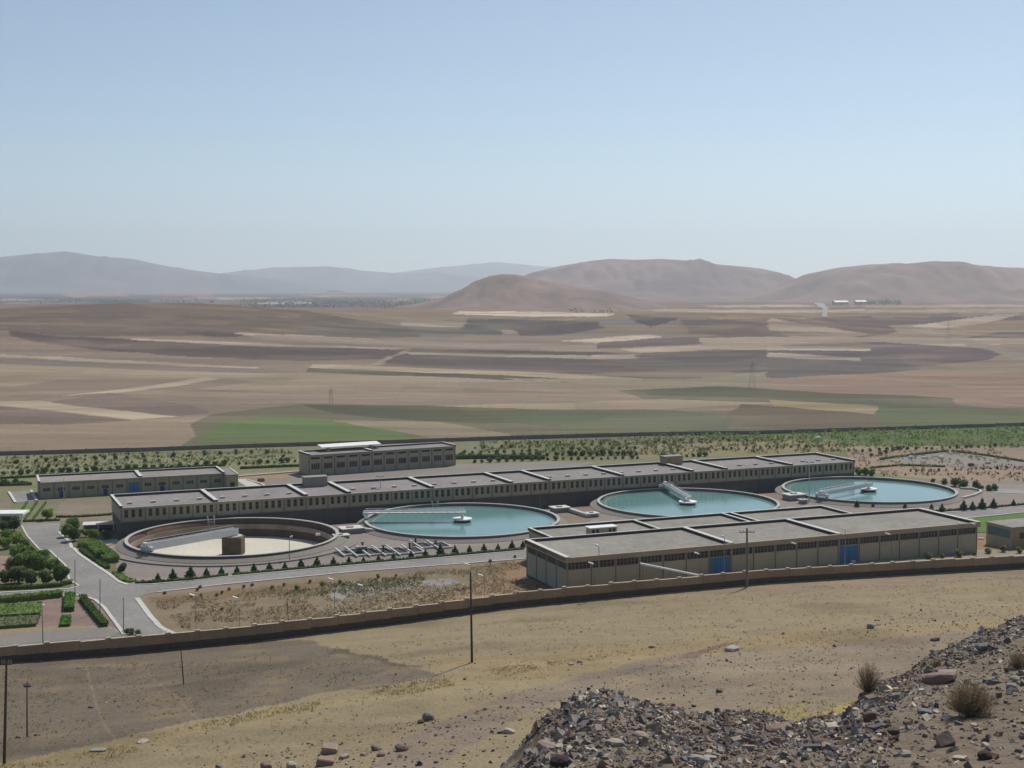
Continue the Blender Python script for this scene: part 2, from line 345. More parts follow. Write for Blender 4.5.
# land use as outlines: (outline, photographed colour); they are carried onto the ground as base colours
LAND = [
 # distant plain
 ([(-400, 288), (1500, 288), (1500, 302), (-400, 302)], (138, 134, 134)),
 ([(-400, 293), (300, 290), (420, 296), (420, 304), (-400, 304)], (132, 134, 138)),
 ([(60, 294), (120, 293), (130, 296), (70, 297)], (172, 156, 140)), ([(130, 292), (210, 292), (215, 296), (140, 295)], (165, 140, 128)),
 ([(-200, 297), (60, 296), (150, 299), (150, 302), (-200, 302)], (98, 100, 105)),
 ([(250, 298), (470, 299), (470, 307), (250, 308)], (104, 104, 102)),
 ([(385, 300), (410, 299), (415, 303), (388, 303)], (165, 150, 138)), ([(430, 305), (470, 307), (470, 309), (435, 309)], (170, 155, 142)),
 ([(250, 303), (300, 301), (320, 303), (260, 305)], (170, 165, 160)),
 ([(-60, 299), (20, 298.5), (60, 300), (0, 301)], (168, 156, 146)), ([(180, 298), (240, 297), (300, 298.5), (220, 299.5)], (176, 162, 150)), ([(300, 295.5), (380, 295), (400, 296.5), (320, 297)], (170, 152, 140)),
 ([(420, 296), (470, 296), (480, 298), (430, 298)], (160, 148, 138)), ([(330, 301), (420, 301), (430, 302.2), (340, 302.2)], (112, 118, 112)), ([(600, 303), (700, 302.5), (720, 304.5), (610, 305)], (128, 126, 118)),
 ([(700, 305.5), (800, 304.5), (820, 306.5), (720, 307.5)], (170, 158, 144)), ([(850, 306), (1000, 304.5), (1100, 306), (880, 308)], (160, 148, 136)), ([(640, 298), (780, 299), (760, 301.5), (650, 301)], (146, 138, 132)),
 # the low hill on the left
 ([(-400, 306), (0, 309), (60, 304), (130, 302), (200, 303), (300, 310), (420, 330), (420, 338), (200, 336), (-400, 338)], (112, 99, 90)),
 ([(-400, 330), (0, 331), (90, 337), (200, 343), (420, 349), (420, 356), (-400, 348)], (134, 114, 102)),
 ([(10, 331), (60, 336), (130, 339), (200, 343), (300, 346), (410, 349), (404, 358), (300, 361), (200, 357), (110, 351), (50, 344), (10, 336)], (100, 87, 86)),
 ([(130, 338), (260, 343), (410, 348), (410, 350), (260, 346), (130, 340)], (170, 152, 134)),
 ([(185, 331), (225, 332), (260, 336), (225, 337), (185, 334)], (98, 86, 84)), ([(225, 332), (330, 336), (400, 341), (330, 339), (250, 336)], (165, 148, 130)),
 ([(256, 334), (410, 341), (600, 346), (600, 352), (410, 346), (256, 340)], (146, 128, 115)),
 ([(420, 330), (700, 331), (700, 347), (600, 345), (420, 340)], (128, 116, 108)),
 ([(400, 322), (560, 326), (560, 329), (400, 326)], (158, 144, 128)), ([(480, 325), (495, 324), (520, 332), (505, 334)], (156, 140, 124)),
 ([(380, 328), (500, 331), (500, 335), (380, 333)], (98, 100, 92)),
 # middle band, left
 ([(-400, 345), (0, 347), (110, 351), (200, 357), (300, 362), (300, 366), (-400, 356)], (138, 120, 106)),
 ([(-400, 353), (0, 354), (256, 367), (256, 370), (0, 357), (-400, 356)], (174, 152, 130)),
 ([(-400, 357), (0, 358), (300, 371), (300, 378), (0, 364), (-400, 362)], (130, 114, 104)),
 ([(-400, 363), (0, 364), (200, 372), (420, 376), (700, 384), (700, 404), (500, 396), (200, 390), (0, 386), (-400, 380)], (156, 138, 112)),
 ([(400, 349), (600, 352), (680, 356), (760, 362), (760, 372), (560, 374), (380, 366)], (102, 90, 88)),
 ([(407, 350), (412, 351), (372, 366), (364, 366)], (150, 132, 118)), ([(408, 352), (700, 358), (700, 361), (408, 355)], (160, 142, 122)),
 ([(310, 366), (560, 375), (700, 377), (700, 384), (560, 382), (310, 372)], (98, 92, 78)),
 ([(310, 364), (512, 371), (640, 378), (640, 381), (512, 376), (310, 368)], (172, 152, 122)),
 ([(60, 380), (216, 378), (256, 382), (130, 398), (60, 396), (0, 388)], (142, 124, 106)),
 ([(210, 377), (225, 379), (50, 402), (30, 401)], (176, 156, 130)),
 ([(0, 402), (110, 393), (190, 404), (210, 414), (180, 417), (60, 404)], (126, 108, 98)),
 ([(0, 401), (40, 401), (178, 417), (130, 419), (0, 405)], (180, 160, 128)),
 ([(-400, 402), (0, 405), (130, 419), (210, 420), (210, 448), (-400, 454)], (150, 128, 104)),
 ([(-400, 403), (0, 406), (130, 420), (60, 424), (-400, 418)], (122, 104, 96)),
 ([(220, 392), (420, 388), (620, 392), (700, 400), (620, 410), (380, 408), (220, 400)], (142, 122, 104)),
 ([(380, 408), (620, 400), (780, 396), (790, 402), (620, 412), (460, 412)], (158, 138, 112)),
 ([(176, 449), (196, 436), (190, 424), (212, 414), (300, 404), (330, 405), (420, 410), (640, 412), (1500, 402), (1500, 436), (512, 440)], (114, 107, 84)),
 ([(300, 405), (420, 405), (512, 408), (620, 412), (600, 420), (480, 424), (380, 418), (320, 411)], (92, 92, 66)),
 ([(196, 449), (205, 434), (226, 420), (300, 416), (360, 424), (420, 438), (360, 444)], (98, 120, 62)),
 ([(330, 420), (440, 422), (520, 436), (440, 440), (400, 432)], (142, 128, 100)),
 ([(510, 410), (640, 409), (740, 416), (720, 432), (560, 428), (510, 422)], (92, 104, 76)),
 ([(560, 424), (640, 420), (700, 426), (660, 436), (560, 436)], (110, 110, 80)),
 # middle and right
 ([(470, 318), (600, 322), (608, 328), (510, 330), (460, 330)], (98, 92, 88)),
 ([(460, 311), (560, 312), (615, 314), (608, 316.5), (520, 316.5), (450, 314)], (196, 178, 156)),
 ([(620, 308), (760, 310), (1000, 309), (1000, 312), (760, 313), (625, 311)], (170, 156, 140)),
 ([(600, 316), (680, 320), (640, 329), (600, 326)], (140, 126, 112)), ([(625, 314), (680, 319), (650, 327), (636, 322)], (94, 84, 84)),
 ([(512, 329), (590, 322), (606, 328), (560, 335), (520, 336)], (98, 88, 88)), ([(560, 341), (650, 334), (662, 337), (600, 343)], (182, 162, 140)),
 ([(600, 342), (780, 332), (790, 338), (660, 346), (600, 348)], (104, 93, 90)), ([(680, 320), (790, 318), (830, 332), (740, 336), (690, 334)], (112, 98, 92)),
 ([(620, 349), (720, 344), (1000, 338), (1000, 345), (760, 351), (640, 353)], (170, 150, 126)),
 ([(700, 338), (800, 336), (1500, 336), (1500, 340), (700, 346)], (148, 130, 112)),
 ([(590, 355), (635, 354), (638, 358), (590, 358)], (178, 154, 140)),
 ([(640, 355), (770, 349), (900, 352), (900, 368), (760, 372), (620, 368)], (106, 100, 92)),
 ([(640, 353), (720, 349), (790, 352), (720, 362), (640, 360)], (100, 88, 90)),
 ([(500, 378), (700, 378), (760, 372), (1030, 368), (1030, 378), (780, 390), (512, 380)], (142, 130, 106)),
 ([(770, 320), (870, 316), (900, 332), (860, 338), (780, 330)], (104, 90, 88)), ([(768, 318), (870, 334), (850, 338), (768, 330)], (150, 132, 114)),
 ([(780, 345), (880, 342), (1010, 350), (990, 360), (900, 368), (850, 364), (800, 356)], (102, 90, 94)),
 ([(768, 345), (870, 348), (870, 351), (768, 350)], (164, 148, 130)), ([(768, 352), (860, 358), (860, 361), (768, 357)], (158, 142, 126)),
 ([(768, 362), (900, 360), (920, 370), (800, 378), (768, 377)], (106, 98, 96)),
 ([(768, 378), (900, 372), (1100, 368), (1500, 368), (1500, 402), (1024, 406), (900, 400), (780, 390)], (152, 124, 102)),
 ([(620, 391), (720, 386), (820, 392), (950, 398), (960, 405), (1024, 411), (1024, 416), (860, 404), (740, 402), (640, 398)], (98, 98, 78)),
 ([(768, 400), (860, 405), (930, 412), (880, 414), (768, 406)], (152, 132, 96)),
 ([(740, 404), (860, 412), (960, 422), (800, 430), (720, 424)], (108, 94, 78)),
 ([(880, 406), (1100, 414), (1100, 424), (880, 426)], (96, 106, 70)), ([(870, 318), (1500, 308), (1500, 316), (1000, 320), (880, 326)], (100, 92, 92)),
 ([(910, 326), (1000, 314), (1024, 314), (980, 324), (930, 330)], (164, 148, 130)), ([(830, 311), (1500, 303), (1500, 308), (870, 314)], (158, 144, 130)),
 ([(1000, 332), (1500, 324), (1500, 336), (960, 338)], (100, 92, 88)), ([(900, 327), (912, 326), (1060, 362), (1030, 362)], (140, 126, 114)),
 # compound
 ([(-400, 452), (0, 456), (256, 448), (512, 441), (768, 434), (1024, 427), (1500, 415), (1500, 470), (860, 480), (700, 470), (200, 500), (-400, 520)], (126, 124, 88)),
 ([(500, 441), (768, 434), (900, 440), (860, 456), (700, 455), (520, 462)], (118, 116, 78)),
 ([(760, 434), (1024, 427), (1500, 420), (1500, 446), (1024, 447), (860, 444)], (96, 106, 66)),
 ([(620, 445), (800, 440), (880, 450), (800, 455), (620, 458)], (140, 126, 88)),
 ([(848, 446), (1500, 446), (1500, 500), (1024, 494), (940, 480), (850, 470)], (152, 130, 108)),
 ([(230, 474), (300, 470), (330, 480), (250, 486)], (148, 126, 98)),
 ([(-400, 498), (30, 500), (120, 498), (120, 522), (70, 524), (-400, 540)], (136, 122, 104)),
 ([(10, 500), (60, 502), (56, 518), (10, 518)], (118, 120, 88)),
 ([(-400, 522), (70, 524), (70, 590), (-400, 600)], (110, 112, 76)), ([(0, 556), (8, 556), (10, 578), (0, 582)], (158, 130, 118)),
 ([(60, 522), (130, 520), (140, 580), (120, 584), (60, 540)], (116, 110, 84)), ([(95, 540), (125, 545), (122, 556), (100, 550)], (150, 112, 92)),
 ([(110, 545), (340, 545), (360, 520), (560, 540), (600, 515), (1024, 480), (1024, 508), (525, 550), (135, 585), (120, 575)], (144, 132, 124)),
 ([(-400, 600), (110, 600), (125, 634), (-400, 650)], (140, 118, 108)),
 ([(-400, 628), (0, 628), (110, 626), (124, 636), (0, 650), (-400, 668)], (150, 144, 142)),
 ([(0, 628), (90, 626), (90, 632), (0, 634)], (150, 132, 96)),
 ([(144, 596), (524, 559), (560, 596), (190, 640), (160, 628)], (134, 117, 92)),
 ([(330, 588), (450, 578), (460, 582), (440, 590), (330, 600)], (142, 138, 132)),
 ([(145, 598), (330, 580), (300, 592), (170, 604)], (122, 102, 72)),
 ([(524, 556), (530, 578), (570, 600), (480, 610), (440, 600)], (148, 120, 90)),
 ([(860, 552), (975, 548), (1400, 530), (1400, 560), (700, 590)], (150, 138, 120)), ([(975, 536), (1030, 540), (1030, 550), (975, 550)], (150, 118, 92)),
 ([(974, 514), (1500, 500), (1500, 522), (990, 533), (972, 532)], (84, 112, 44)),
]
NEARL = [  # outside the near wall
 ([(-900, 640), (1900, 560), (1900, 900), (-900, 900)], (142, 126, 100)),
 ([(-900, 640), (300, 640), (345, 652), (420, 668), (440, 676), (380, 684), (250, 708), (60, 752), (-900, 900)], (112, 99, 87)),
 ([(-200, 800), (0, 764), (120, 742), (250, 710), (380, 692), (560, 660), (700, 640), (700, 650), (560, 676), (420, 692), (300, 712), (120, 752), (0, 772)], (146, 128, 94)),
 ([(430, 660), (1100, 612), (1100, 640), (840, 650), (700, 654), (520, 676)], (146, 126, 94)),
 ([(640, 660), (1000, 630), (1000, 730), (700, 730), (560, 700)], (138, 122, 106)),
 ([(520, 690), (660, 656), (700, 648), (660, 664), (560, 700), (520, 716), (420, 780), (330, 800), (400, 740)], (132, 116, 104)),
 ([(770, 722), (900, 690), (880, 706), (800, 728)], (150, 134, 82)), ([(700, 716), (800, 704), (812, 716), (720, 726)], (146, 131, 88)),
 ([(668, 658), (735, 640), (738, 643), (690, 658)], (122, 96, 86)),
 ([(340, 652), (430, 666), (426, 668), (330, 654)], (96, 84, 72)),
]
ALB = .92
def dull(c, k=.12):
    c = lin(c); g = float(c @ np.array([.3, .5, .2])); return c * (1 - k) + g * k * np.array([1.0, 1.0, .97])
def build_terrain():
    us = np.concatenate([np.linspace(-1.6, -.57, 40), np.linspace(-.56, .56, 860), np.linspace(.57, 1.6, 40)])
    ys = np.concatenate([np.linspace(3, 25, 12, endpoint=False), np.linspace(25, 75, 170, endpoint=False), np.linspace(75, 190, 150, endpoint=False),
                         np.linspace(190, 460, 290, endpoint=False), (CH * F) / np.linspace(CH * F / 460, CH * F / 24000, 420)])
    U, Y = np.meshgrid(us, ys); X = U * Y
    Z = G(X, Y)
    # extra fine relief near the viewpoint
    px, py = project(X, Y, Z)
    base = np.empty(X.shape + (3,)); base[:] = lin((136, 120, 104))
    q = Y - yw(X)
    jx = px + 8 * fbm(X, Y, 120, 4, 3) * np.clip(450 / Y, .25, 1); jy = py + 1.0 * fbm(X, Y, 90, 4, 6) * np.clip(500 / Y, .1, 1.2)
    ins = q > 0; patch = fbm(X, Y, 170, 4, 26) * np.clip(Y / 900, .35, 1.5)
    for poly, c in LAND:
        m = inpoly(px if poly[0][1] > 440 else jx, py if poly[0][1] > 440 else jy, poly) & ins; wv = np.clip(.90 + .5 * patch[m], .55, 1)[..., None] if poly[0][1] < 440 or c[1] > c[0] else np.float64(1.0); base[m] = base[m] * (1 - wv) + dull(c) * wv
    jy2 = py + 3 * fbm(X, Y, 16, 4, 8); jx2 = px + 6 * fbm(X, Y, 16, 3, 9)
    for poly, c in NEARL:
        m = inpoly(jx2, jy2, poly) & ~ins; base[m] = dull(c, .15)
    T = np.exp(-HAZE * Y)[..., None]; dh = (base - (1 - T) * np.array([.42, .49, .56])) / T
    base = np.where((Y > 450)[..., None], np.maximum(dh, .045) * .97, base)
    lum = (base @ np.array([.3, .5, .2]))[..., None]; base = np.where((Y > 450)[..., None], base * .82 + lum * .18 * np.array([1.02, 1.0, .95]), base)
    # long narrow field strips of the far plain
    fy = (Y > 520) & ins
    s = X * .97 + Y * .1; t = Y * 1.0 - X * .25 + 60 * fbm(X, Y, 700, 2, 12)
    zn_ = fbm(X, Y, 1300, 2, 33) > .1; t = np.where(zn_, Y * 1.05 + X * .42 + 40 * fbm(X, Y, 600, 2, 34), t)
    k = np.floor(t / (60 + 0 * t)); kk = np.floor((s + 97 * np.sin(k * 3.1)) / (420 + 160 * np.sin(k * 1.7)))
    h = np.sin(k * 12.9898 + kk * 78.233) * 43758.5453; h = h - np.floor(h)
    far = np.clip((Y - 900) / 900, 0, 1)
    base *= np.where(fy, 1 + (h - .5) * (.14 + .3 * far), 1)[..., None]
    tint = ((h * 7.3) % 1 - .5)[..., None] * far[..., None] * np.array([.16, .02, -.14]) + 1; base = np.where(fy[..., None], base * tint, base)
    fr_ = t / 60 - k; base *= np.where(fy & (fr_ < .07), 1.14, 1)[..., None]
    t2 = Y + .12 * X + 30 * fbm(X, Y, 500, 2, 22); k2 = np.floor(t2 / 26); kk2 = np.floor((X + 300 * np.sin(k2 * 1.9)) / 330)
    h2 = np.sin(k2 * 45.13 + kk2 * 12.77) * 24634.6; h2 = h2 - np.floor(h2)
    base *= np.where(fy & (h2 > .72), 1.16, np.where(fy & (h2 < .2), .86, 1))[..., None]
    # near field: worn tracks and yellow straw patches
    v = fbm(X, Y, 11, 4, 14); v2 = fbm(X, Y, 33, 3, 16)
    st = np.clip(v * 1.2 - .3, 0, 1) * (~ins) * sst(60, 100, Y)
    base = base * (1 - st[..., None] * .3) + lin((150, 130, 96)) * st[..., None] * .3
    dk = np.clip(-v2 * 1.4 - .3, 0, 1) * (~ins)
    base = base * (1 - .22 * dk[..., None])
    # ploughed lines of the lower left field, and two foot tracks
    for tr in ([(86, 666), (92, 690), (98, 710), (106, 728), (118, 742)], [(143, 664), (156, 682), (172, 693), (184, 706), (206, 726)]):
        tx = np.interp(py, [p[1] for p in tr], [p[0] for p in tr]); m = (abs(px - tx) < 1.6) & (py > tr[0][1]) & (py < tr[-1][1]) & ~ins
        base[m] = base[m] * .55 + lin((138, 122, 104)) * .45
    # mud-grey rubble slope close by
    near = (Y < 75); base[near] = lin((118, 106, 95))
    n, m_ = X.shape
    me = bpy.data.meshes.new('terrain')
    verts = np.stack([X, Y, Z], -1).reshape(-1, 3)
    idx = np.arange(n * m_).reshape(n, m_)
    quads = np.stack([idx[:-1, :-1], idx[:-1, 1:], idx[1:, 1:], idx[1:, :-1]], -1).reshape(-1, 4)
    hole = np.zeros(n * m_, bool)
    for c in TANKS: hole |= ((verts[:, 0] - c[0]) ** 2 + (verts[:, 1] - c[1]) ** 2) < (TR + .4) ** 2
    quads = quads[~hole[quads].any(1)]
    me.vertices.add(len(verts)); me.vertices.foreach_set('co', verts.ravel())
    me.loops.add(quads.size); me.loops.foreach_set('vertex_index', quads.ravel().astype(np.int32))
    me.polygons.add(len(quads)); me.polygons.foreach_set('loop_start', (np.arange(len(quads)) * 4).astype(np.int32))
    me.polygons.foreach_set('use_smooth', np.ones(len(quads), bool))
    me.update(calc_edges=True); me.validate()
    ca = me.color_attributes.new('Col', 'FLOAT_COLOR', 'POINT')
    base = base * np.where(ins[..., None], 1, np.array([1.03, 1.02, .93]))
    colr = np.concatenate([np.clip(base * ALB, 0, 1), np.ones(X.shape + (1,))], -1)
    ca.data.foreach_set('color', colr.ravel().astype(np.float32))
    me.materials.append(M['terrain'])
    o = bpy.data.objects.new('ground', me); COL.objects.link(o); tag(o, kind='structure')
build_terrain()

def ridge(name, prof, D, w, px0, px1, col, nseed, gul, npx=260, nd=60):
    """a range of hills: crest heights along its length, real depth front to back"""
    pxs = np.linspace(px0, px1, npx); dd = np.linspace(-2.1, 2.1, nd)
    PX, DD = np.meshgrid(pxs, dd)
    cy = np.interp(PX, [p[0] for p in prof], [p[1] for p in prof])
    Hc = CH + D * (HOR - cy) / F
    Y = D + DD * w; X = (PX - 512) / F * D * (1 + 0 * Y) + 0
    g = fbm(X, Y * .45, gul, 5, nseed, .55)
    sh = np.exp(-DD ** 2 * (1 + .25 * g))
    Z = (Hc + 12) * sh - 12 + (1.5 * g + 1.5 * abs(fbm(X, Y * .6, gul * .6, 3, nseed + 4))) * Hc * .12 * (1 - np.exp(-3 * DD ** 2)) * sh * 2.0
    Z = Z - 6
    m = MB(); n, k = X.shape
    me = bpy.data.meshes.new(name)
    verts = np.stack([X, Y, Z], -1).reshape(-1, 3); idx = np.arange(n * k).reshape(n, k)
    quads = np.stack([idx[:-1, :-1], idx[:-1, 1:], idx[1:, 1:], idx[1:, :-1]], -1).reshape(-1, 4)
    me.from_pydata(verts.tolist(), [], quads.tolist()); me.polygons.foreach_set('use_smooth', [True] * len(quads))
    ca = me.color_attributes.new('Col', 'FLOAT_COLOR', 'POINT')
    v = fbm(X, Y, gul * 1.3, 3, nseed + 1); v2 = fbm(X, Y, gul * .4, 3, nseed + 2)
    T = math.exp(-HAZE * D); c0 = np.maximum((lin(col) - (1 - T) * np.array([.42, .49, .56])) / T, np.array([.135, .118, .105]))
    c = c0[None, None] * (1 + .26 * np.clip(v, -1, .5)[..., None] + .14 * v2[..., None])
    low = np.clip(1 - Z / (Hc.max() * .35), 0, 1)[..., None]
    c = c * (1 - .1 * low)
    ca.data.foreach_set('color', np.concatenate([np.clip(c, 0, 1), np.ones(X.shape + (1,))], -1).ravel().astype(np.float32))
    me.materials.append(M['hills'])
    o = bpy.data.objects.new(name, me); COL.objects.link(o); tag(o, kind='structure')
ridge('hill', [(375, 309), (400, 304), (425, 300), (445, 295), (462, 287), (476, 279), (490, 274), (503, 272), (516, 272.5), (530, 275), (545, 279.5), (562, 282.5), (585, 287), (605, 289), (630, 295), (655, 302), (680, 309)], 3900, 420, 380, 680, (140, 131, 128), 3, 260)
ridge('hills', [(740, 300), (770, 292), (790, 283), (810, 272), (840, 266), (870, 263), (900, 263), (930, 260), (950, 261), (980, 265), (1024, 267), (1150, 262), (1300, 275), (1500, 290)], 5700, 620, 745, 1480, (146, 139, 140), 6, 420)
ridge('hills', [(470, 297), (500, 287), (530, 272), (560, 265), (590, 260), (610, 258), (635, 259), (660, 258), (690, 260), (720, 264), (745, 266), (770, 271), (800, 280), (830, 290), (860, 297)], 7200, 800, 470, 860, (146, 140, 142), 9, 520)
ridge('mountain', [(-400, 270), (-200, 262), (-100, 258), (0, 257), (30, 254), (68, 251), (100, 256), (130, 258), (150, 262), (180, 268), (220, 273), (260, 277), (300, 283), (340, 290)], 13800, 800, -400, 335, (150, 157, 164), 12, 900)
ridge('mountain', [(170, 290), (200, 276), (240, 271), (280, 267), (330, 266), (360, 270), (400, 273), (440, 272), (500, 279), (560, 290)], 17500, 1500, 170, 560, (150, 157, 164), 15, 1100)
ridge('mountain', [(330, 290), (380, 275), (430, 268), (500, 262), (540, 266), (620, 270), (700, 276), (780, 284), (830, 290)], 21000, 1500, 330, 830, (150, 157, 164), 18, 1500)

# haze: closed box round the whole scene
hz = MB().box(-16000, 16000, -300, 25500, -60, 1100).build('haze', M['white']); tag(hz, kind='stuff')
hm = bpy.data.materials.new('haze'); hm.use_nodes = True; ht = hm.node_tree; ht.nodes.clear()
pv = ht.nodes.new('ShaderNodeVolumePrincipled'); mo = ht.nodes.new('ShaderNodeOutputMaterial'); ht.links.new(pv.outputs[0], mo.inputs['Volume'])
pv.inputs['Color'].default_value = (.84, .92, 1, 1); pv.inputs['Density'].default_value = HAZE; pv.inputs['Anisotropy'].default_value = .4
hz.data.materials[0] = hm

# ------------------------------------------------------------------ roads, yards, kerbs draped on the ground
def sheet(name, pts, mat, lift=.05, step=3.0, kind='structure', world=False):
    w_ = [tuple(p[:2]) for p in pts] if world else [tuple(PG(*p)[:2]) for p in pts]
    bm = bmesh.new(); vs = [bm.verts.new((x, y, 0)) for x, y in w_]; bm.faces.new(vs)
    xs = [p[0] for p in w_]; ysx = [p[1] for p in w_]
    bmesh.ops.triangulate(bm, faces=bm.faces[:])
    for ax, lo, hi in ((0, min(xs), max(xs)), (1, min(ysx), max(ysx))):
        v = math.ceil(lo / step) * step
        while v < hi:
            co = (v, 0, 0) if ax == 0 else (0, v, 0); no = (1, 0, 0) if ax == 0 else (0, 1, 0)
            bmesh.ops.bisect_plane(bm, geom=bm.verts[:] + bm.edges[:] + bm.faces[:], plane_co=co, plane_no=no); v += step
    for v in bm.verts: v.co.z = g1(v.co.x, v.co.y) + lift
    bmesh.ops.recalc_face_normals(bm, faces=bm.faces[:])
    for f in bm.faces:
        if f.normal.z < 0: f.normal_flip()
    me = bpy.data.meshes.new(name); bm.to_mesh(me); bm.free(); me.materials.append(mat)
    o = bpy.data.objects.new(name, me); COL.objects.link(o)
    if kind: tag(o, kind=kind)
    return o
def kerb(name, pts, wdt=.45, h=.14, mat=None, world=False, closed=False, step=2.0, kind='structure', base=0.0):
    w_ = [np.array(p[:2], float) for p in pts] if world else [PG(*p)[:2] for p in pts]
    if closed: w_.append(w_[0])
    q = []
    for a, b in zip(w_[:-1], w_[1:]):
        n = max(1, int(np.linalg.norm(b - a) / step))
        for i in range(n): q.append(a + (b - a) * i / n)
    q.append(w_[-1]); m = MB(); N = len(q)
    for i in range(N):
        d = q[min(i + 1, N - 1)] - q[max(i - 1, 0)]; d = d / (np.linalg.norm(d) + 1e-9); nn = np.array([-d[1], d[0]]) * wdt / 2
        z = g1(*q[i]) + base
        for s_, c in ((-1, -.3), (-1, h), (1, h), (1, -.3)): p = q[i] + nn * s_; m.v.append((p[0], p[1], z + c))
    for i in range(N - 1):
        for k in range(4):
            k2 = (k + 1) % 4; m.f.append((i * 4 + k, i * 4 + k2, i * 4 + 4 + k2, i * 4 + 4 + k))
    m.f += [(0, 1, 2, 3), (N * 4 - 1, N * 4 - 2, N * 4 - 3, N * 4 - 4)]
    o = m.build(name, mat or M['kerb'])
    if kind: tag(o, kind=kind)
    return o
main_up = [(128, 585), (150, 584.5), (180, 582), (220, 577.5), (348, 566), (440, 558), (525, 550.6), (640, 541), (780, 528), (950, 512.5), (1024, 506), (1160, 494)]
main_lo = [(144, 596), (157, 592.5), (220, 585), (348, 572.5), (440, 565.5), (524, 559), (640, 549), (780, 536), (971, 518), (1024, 512.5), (1160, 501)]
cross_l = [(20, 523), (27, 536), (37, 547), (54, 555), (65, 565), (68, 572), (69, 580), (79, 586)]
side_up = [(79, 586.5), (70, 589), (35, 591), (0, 593), (-120, 600)]
side_lo = [(-120, 607), (0, 600), (75, 595.5), (82, 596), (95, 600), (104, 607.5), (112.5, 619), (124, 635)]
cross_r = [(60, 523), (59, 532), (70, 542.5), (75, 550), (80, 555), (95, 565), (110, 575), (120, 582.5), (128, 585)]
low_r = [(144, 596), (137, 598.5), (151, 617.5), (161, 628), (172.5, 633.5), (190, 636)]
sheet('road', cross_l + side_up + side_lo + [(192, 636)] + low_r[::-1][1:-1] + [(144, 594.5), (160, 592)] + [(160, 584)] + cross_r[::-1], M['asphalt'])
sheet('road', [(160, 584)] + main_up[2:] + main_lo[::-1][:-1] + [(160, 592)], M['asphalt'])
for pl, wd in ((cross_l, .4), (side_up, .5), (side_lo[:3], .4), (side_lo[2:], .6), (cross_r[1:], .75), (main_up, .4), (main_lo[1:6], .45), (main_lo[7:], .45), (low_r[1:], .9)):
    kerb('kerb', pl, wd)
sheet('pavement', [(0, 634), (60, 630), (108, 627), (123, 636), (60, 641), (0, 646), (-120, 656), (-120, 642)], M['yard'], .04)
sheet('pavement', [(8, 492.5), (31, 490.5), (37, 501), (15, 503)], M['asphalt'], .06)
sheet('pavement', [(262, 484), (300, 474.5), (330, 471.5), (455, 464.5), (552, 461.5), (600, 463), (520, 476), (300, 488)], M['yard'], .06)
sheet('pavement', [(880, 459), (896, 456.5), (950, 452), (975, 454.5), (1024, 462), (1060, 466), (1024, 466.5), (950, 466), (905, 464.5)], M['yard'], .06)
sheet('path', [(985, 489), (1024, 490), (1100, 492), (1100, 497), (1024, 494), (995, 493)], M['conc_g'], .06)
sheet('path', [(234, 479), (246, 479), (262, 486), (250, 489)], M['conc'], .06)
sheet('path', [(98, 541), (116, 539), (120, 542), (100, 545)], M['conc'], .06)
sheet('lawn', [(974, 519.3), (1024, 514), (1160, 503), (1160, 516), (1024, 530), (990, 532.5), (978, 533)], M['lawn'], .10)
kerb('kerb', [(0, 478), (120, 473)], .3)
kerb('kerb', [(9, 492.5), (15.5, 503)], .7, .3, M['parapet']); kerb('kerb', [(31, 491), (36.5, 501)], .7, .3, M['parapet'])
kerb('kerb', [(224, 478), (300, 472)], .8, .4, M['parapet'])
kerb('kerb', [(248, 480), (262, 484), (270, 490)], .8, .2, M['conc'])
c4 = np.array(TANKS[3])
kerb('kerb', [PG(960, 489)[:2], PG(972, 489.5)[:2], PG(980, 491)[:2], PG(981, 493)[:2], PG(974, 496)[:2], PG(962, 499)[:2]], .7, .5, M['conc'], world=True)
c1 = np.array(TANKS[0])
kerb('kerb', [c1 + 27.5 * np.array([math.cos(a), math.sin(a)]) for a in np.linspace(R(-150), R(-8), 40)], .3, .3, M['conc_g'], world=True)
kerb('kerb', [(975, 539), (984, 539.5)], .6, .3, M['parapet']); kerb('kerb', [(987, 538.5), (999, 542.5)], .6, .3, M['parapet']); kerb('kerb', [(1002, 541), (1020, 545)], .6, .3, M['parapet'])

# ------------------------------------------------------------------ near boundary wall (stepped), far wall
def boundary_wall():
    xs = WB[:, 0]; seg = []
    x = xs[0]; pts = []
    root = thing('boundary_wall', (float(WB[6, 0]), float(WB[6, 1]), float(WB[6, 2])), 'long stepped brown brick wall with pale coping in front of the plant', 'wall')
    w_, f_, c_, j_ = MB(), MB(), MB(), MB()
    x0 = xs[0]
    while x0 < xs[-1] - 4:
        x1 = x0 + 4.1
        a = np.array([x0, yw(x0)]); b = np.array([x1, yw(x1)]); L = np.linalg.norm(b - a); fr = Fr(a, b - a)
        zlo = min(zw(x0), zw(x1)) - .8; top = round(float(zw((x0 + x1) / 2)) / .16) * .16 + 2.3 + random.choice((0, 0, .05))
        w_.box(0, L, 0, .35, zlo, top, fr)
        f_.box(0, L, -.07, .0, zlo, float(zw((x0 + x1) / 2)) + 1.0, fr)  # darker band over the lower part of the wall
        c_.box(-.03, L - .03, -.06, .41, top, top + .1, fr)
        j_.box(-.045, .045, -.02, -.002, zlo + .9, top - .01, fr)
        c_.box(-.6, .12, -.09, .44, top + .1, top + .3, fr)
        x0 = x1
    j_.build('pier', M['soilred'], root)
    w_.build('masonry', M['brick'], root); f_.build('lower_band', M['wall_low'], root); c_.build('coping', M['wallcap'], root)
boundary_wall()
